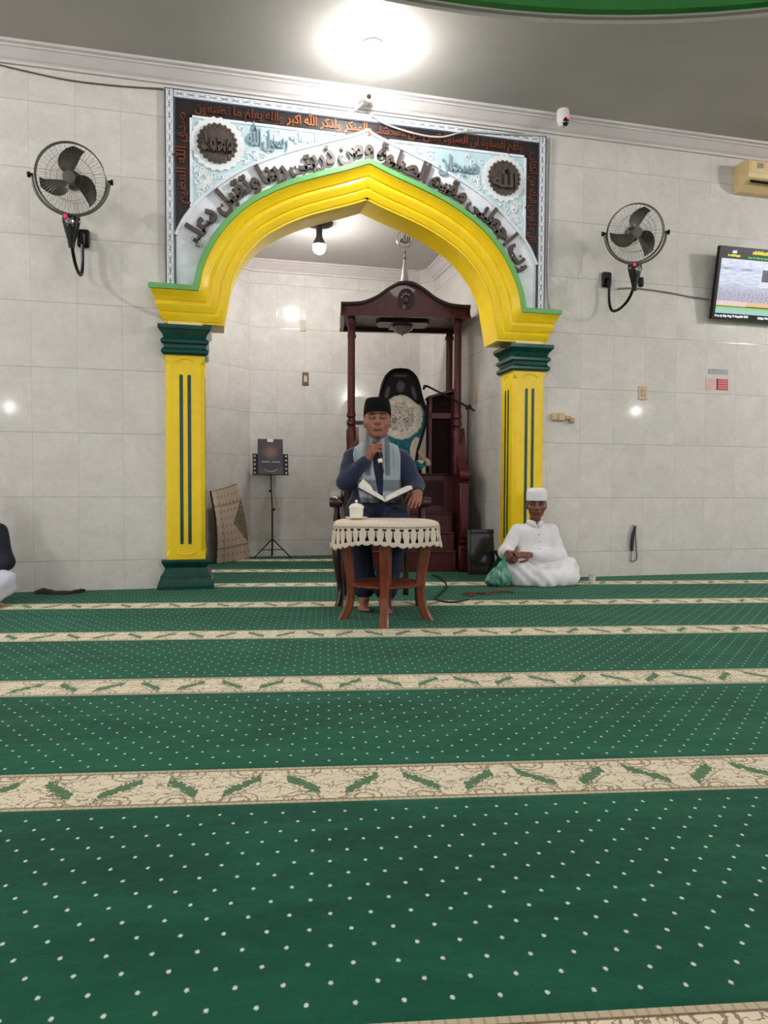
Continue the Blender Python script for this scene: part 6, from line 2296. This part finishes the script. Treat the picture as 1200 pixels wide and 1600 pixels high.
M_WHITECLOTH = mat('white_cotton', (236, 236, 240), 0.8, var=0.03, scale=12)
M_WHITECLOTH2 = mat('white_sarong_cotton', (238, 238, 242), 0.8, var=0.03, scale=9)
def white_cap(T, R, root):
    b = MB()
    rows = []
    for k, z_ in [(0.985, 0.05), (1.03, 0.05), (1.035, 0.09), (1.02, 0.122), (0.97, 0.142), (0.85, 0.154), (0.5, 0.162), (0.0, 0.164)]:
        rows.append([T(0.081 * k * math.cos(a), 0.008 + 0.102 * k * math.sin(a), z_) for a in [2 * PI * i / 36 for i in range(36)]])
    b.grid(rows, True)
    b.build('round_cap', M_WHITECLOTH, root, True)
OLD_E, OLD_S = 2.95, 0.16
old_pose = dict(head=(0.0, -0.03, 0.735), nod=3, turn=-14, roll=0, gaunt=1, wide=1.1, lids=True,
                shr=(-0.165, 0.03, 0.485), elr=(-0.295, -0.02, 0.29), wrr=(-0.325, -0.205, 0.305),
                hdr=((0.12, -0.75, -0.55), (0.75, 0.2, -0.4), (0.3, -0.2, 0.9), (0.65, 0.7, 0.75, 0.8)),
                shl=(0.165, 0.03, 0.485), ell=(0.225, -0.06, 0.26), wrl=(-0.115, -0.225, 0.285),
                hdl=((-1.0, -0.12, 0.02), (0.0, 0.6, -0.8), (0.0, -0.6, 0.5), (0.35, 0.4, 0.45, 0.5)),
                legr=((-0.09, 0.05, 0.11), (-0.235, -0.16, 0.135), (0.10, -0.27, 0.06), (0.2, -0.25, 0.035)),
                legl=((0.09, 0.05, 0.11), (0.295, -0.06, 0.14), (0.2, -0.235, 0.05), (0.325, -0.2, 0.035)),
                skirt=0.09, lower='sarong',
                drape=(((-0.215, -0.2, 0.05), (0.0, -0.26, 0.05), 0.075), ((0.0, -0.27, 0.055), (0.28, -0.2, 0.08), 0.08), ((0.0, -0.08, 0.1), (0.22, -0.1, 0.12), 0.1)))
wx, wy, wz = QW(OLD_E, OLD_S)
old, OT = floor_sitter('person in white shirt, sarong and white cap sitting on the carpet by the right pillar', (wx, wy, 0.0), -QA,
             skin_mats('elder', (122, 76, 60), (104, 56, 52), (44, 32, 30)), 1.04, M_WHITECLOTH, M_WHITECLOTH2, white_cap, old_pose)
# collar, placket and pocket of the white shirt
b = MB()
for sx in (-1, 1):
    rows = []
    for i in range(7):
        f = i / 6
        a = math.radians(-90 + sx * (8 + 150 * f))
        rad = 0.07
        p = Vector((rad * math.cos(a), 0.012 + rad * 0.95 * math.sin(a), 0.0))
        zt = 0.592 + 0.02 * f - (0.012 if i == 0 else 0)
        rows.append([p + Vector((0, 0, zt)), p * 1.12 + Vector((0, 0, zt - 0.02)), p * 1.24 + Vector((0, 0, zt - 0.04 - (0.018 if i < 2 else 0)))])
    b.grid(rows)
o = b.build('collar', M_WHITECLOTH, old, True)
sd = o.modifiers.new('thickness', 'SOLIDIFY'); sd.thickness = 0.006
for k in range(4):
    b = MB()
    zz = 0.53 - 0.065 * k
    b.sphere((0.004, -0.117 + (0.028 if k == 0 else 0.004 if k == 1 else -0.012 if k == 2 else -0.02), zz), (0.007, 0.006, 0.007), 8)
    b.build('button', mat('grey_button', (150, 150, 156), 0.4), old, 'all')

# green plastic bag he holds
def plastic_bag():
    wx, wy, _ = QW(OLD_E - 0.405, OLD_S - 0.24)
    t = thing('plastic_bag', 'green plastic bag hanging from the hands of the seated man in white', 'bag', (wx, wy, 0.0), -QA)
    m, nt, bs = newmat('green_translucent_plastic')
    (x, y, z), v = coords(nt)
    n = noise(nt, v, 16.0, 3.0)
    nt.links.new(mix(nt, n.sm(0.35, 0.65), rgb(66, 146, 124), rgb(136, 196, 172)), bs.inputs['Base Color'])
    bs.inputs['Roughness'].default_value = 0.25
    bs.inputs['Transmission Weight'].default_value = 0.15
    B = Body()
    B.ell((0, 0, 0.075), (0.11, 0.08, 0.07), None, 0.04)
    B.ell((-0.045, 0, 0.045), (0.09, 0.07, 0.04), None, 0.04)
    B.cap((0.0, 0, 0.11), (0.045, 0.0, 0.235), 0.07, 0.02, 0.05)
    make(B, 'bag_body', 0.005, m, t, 0, lambda D, x, y, z: np.maximum(D + 0.005 * np.sin(40 * np.arctan2(y, x - 0.02) * 0.32 + 9 * z) + 0.004 * np.sin(70 * x + 50 * z) * np.sin(60 * y), 0.003 - z))
    for dx in (-0.012, 0.02):
        b = MB()
        b.tube(smooth_curve([(0.04 + dx * 0.3, 0, 0.225), (0.045 + dx, 0.0, 0.262), (0.055 + dx * 0.6, 0.005, 0.29)], 5), 0.006, 8)
        b.build('handle', m, t, True)
plastic_bag()

# small white domed thing with a dark opening behind his knee
wx, wy, _ = QW(OLD_E + 0.30, OLD_S + 0.13)
t = thing('white_bundle', 'small rounded white object with a dark slot behind the white sarong', 'bundle', (wx, wy, 0.0), -QA)
b = MB()
b.lathe([(0.0, 0.0), (0.075, 0.0), (0.08, 0.02), (0.08, 0.19), (0.072, 0.225), (0.045, 0.255), (0.0, 0.262)], n=24)
b.build('white_body', M_WHITECLOTH, t, True)
b = MB()
b.box((0.02, -0.076, 0.205), (0.04, 0.012, 0.014), bevel=0.003)
b.build('dark_slot', M_BLACK, t)

# person at the left edge of the picture
left_pose = dict(head=(0.0, -0.02, 0.76), nod=4, turn=0, gaunt=0, lids=True,
                 shr=(-0.175, 0.03, 0.50), elr=(-0.27, -0.03, 0.29), wrr=(-0.17, -0.21, 0.22),
                 hdr=((0.5, -0.75, -0.2), (0, 0.3, -0.9), (0.7, 0.5, 0.2), (0.4, 0.4, 0.4, 0.4)),
                 shl=(0.185, 0.03, 0.54), ell=(0.245, -0.01, 0.31), wrl=(0.17, -0.21, 0.22),
                 hdl=((-0.5, -0.75, -0.2), (0, 0.3, -0.9), (-0.7, 0.5, 0.2), (0.4, 0.4, 0.4, 0.4)),
                 legr=((-0.09, 0.05, 0.12), (-0.3, -0.16, 0.17), (0.10, -0.26, 0.07), (0.2, -0.25, 0.035)),
                 legl=((0.09, 0.05, 0.12), (0.27, -0.15, 0.165), (0.20, -0.30, 0.055), (0.285, -0.31, 0.03)))
M_LAV = mat('pale_lavender_trouser_cloth', (206, 206, 222), 0.85, var=0.05, scale=14)
M_DKNAVY = mat('black_navy_jacket_cloth', (22, 27, 40), 0.85, var=0.2, scale=24)
def left_cap(T, R, root):
    b = MB()
    rows = []
    for k, z_ in [(0.995, 0.052), (1.03, 0.052), (1.03, 0.12), (0.98, 0.155), (0.6, 0.165), (0.0, 0.166)]:
        rows.append([T(0.081 * k * math.cos(a), 0.008 + 0.102 * k * math.sin(a), z_) for a in [2 * PI * i / 32 for i in range(32)]])
    b.grid(rows, True)
    b.build('cap', mat('plain_dark_cap', (30, 28, 34), 0.85), root, True)
lp, LT = floor_sitter('person in dark navy jacket and pale lavender trousers sitting at the left edge', (-1.852, -0.50, 0.0), -0.05,
             skin_mats('left_sitter', (150, 104, 86), (118, 66, 60)), 1.0, M_DKNAVY, M_LAV, left_cap, left_pose)
b = MB()
b.tube([(0.078 * math.cos(a), 0.018 + 0.074 * math.sin(a), 0.592 + 0.02 * math.sin(a)) for a in [2 * PI * k / 28 for k in range(28)]], 0.013, 8, True)
b.build('pale_collar', M_WHITECLOTH, lp, True)
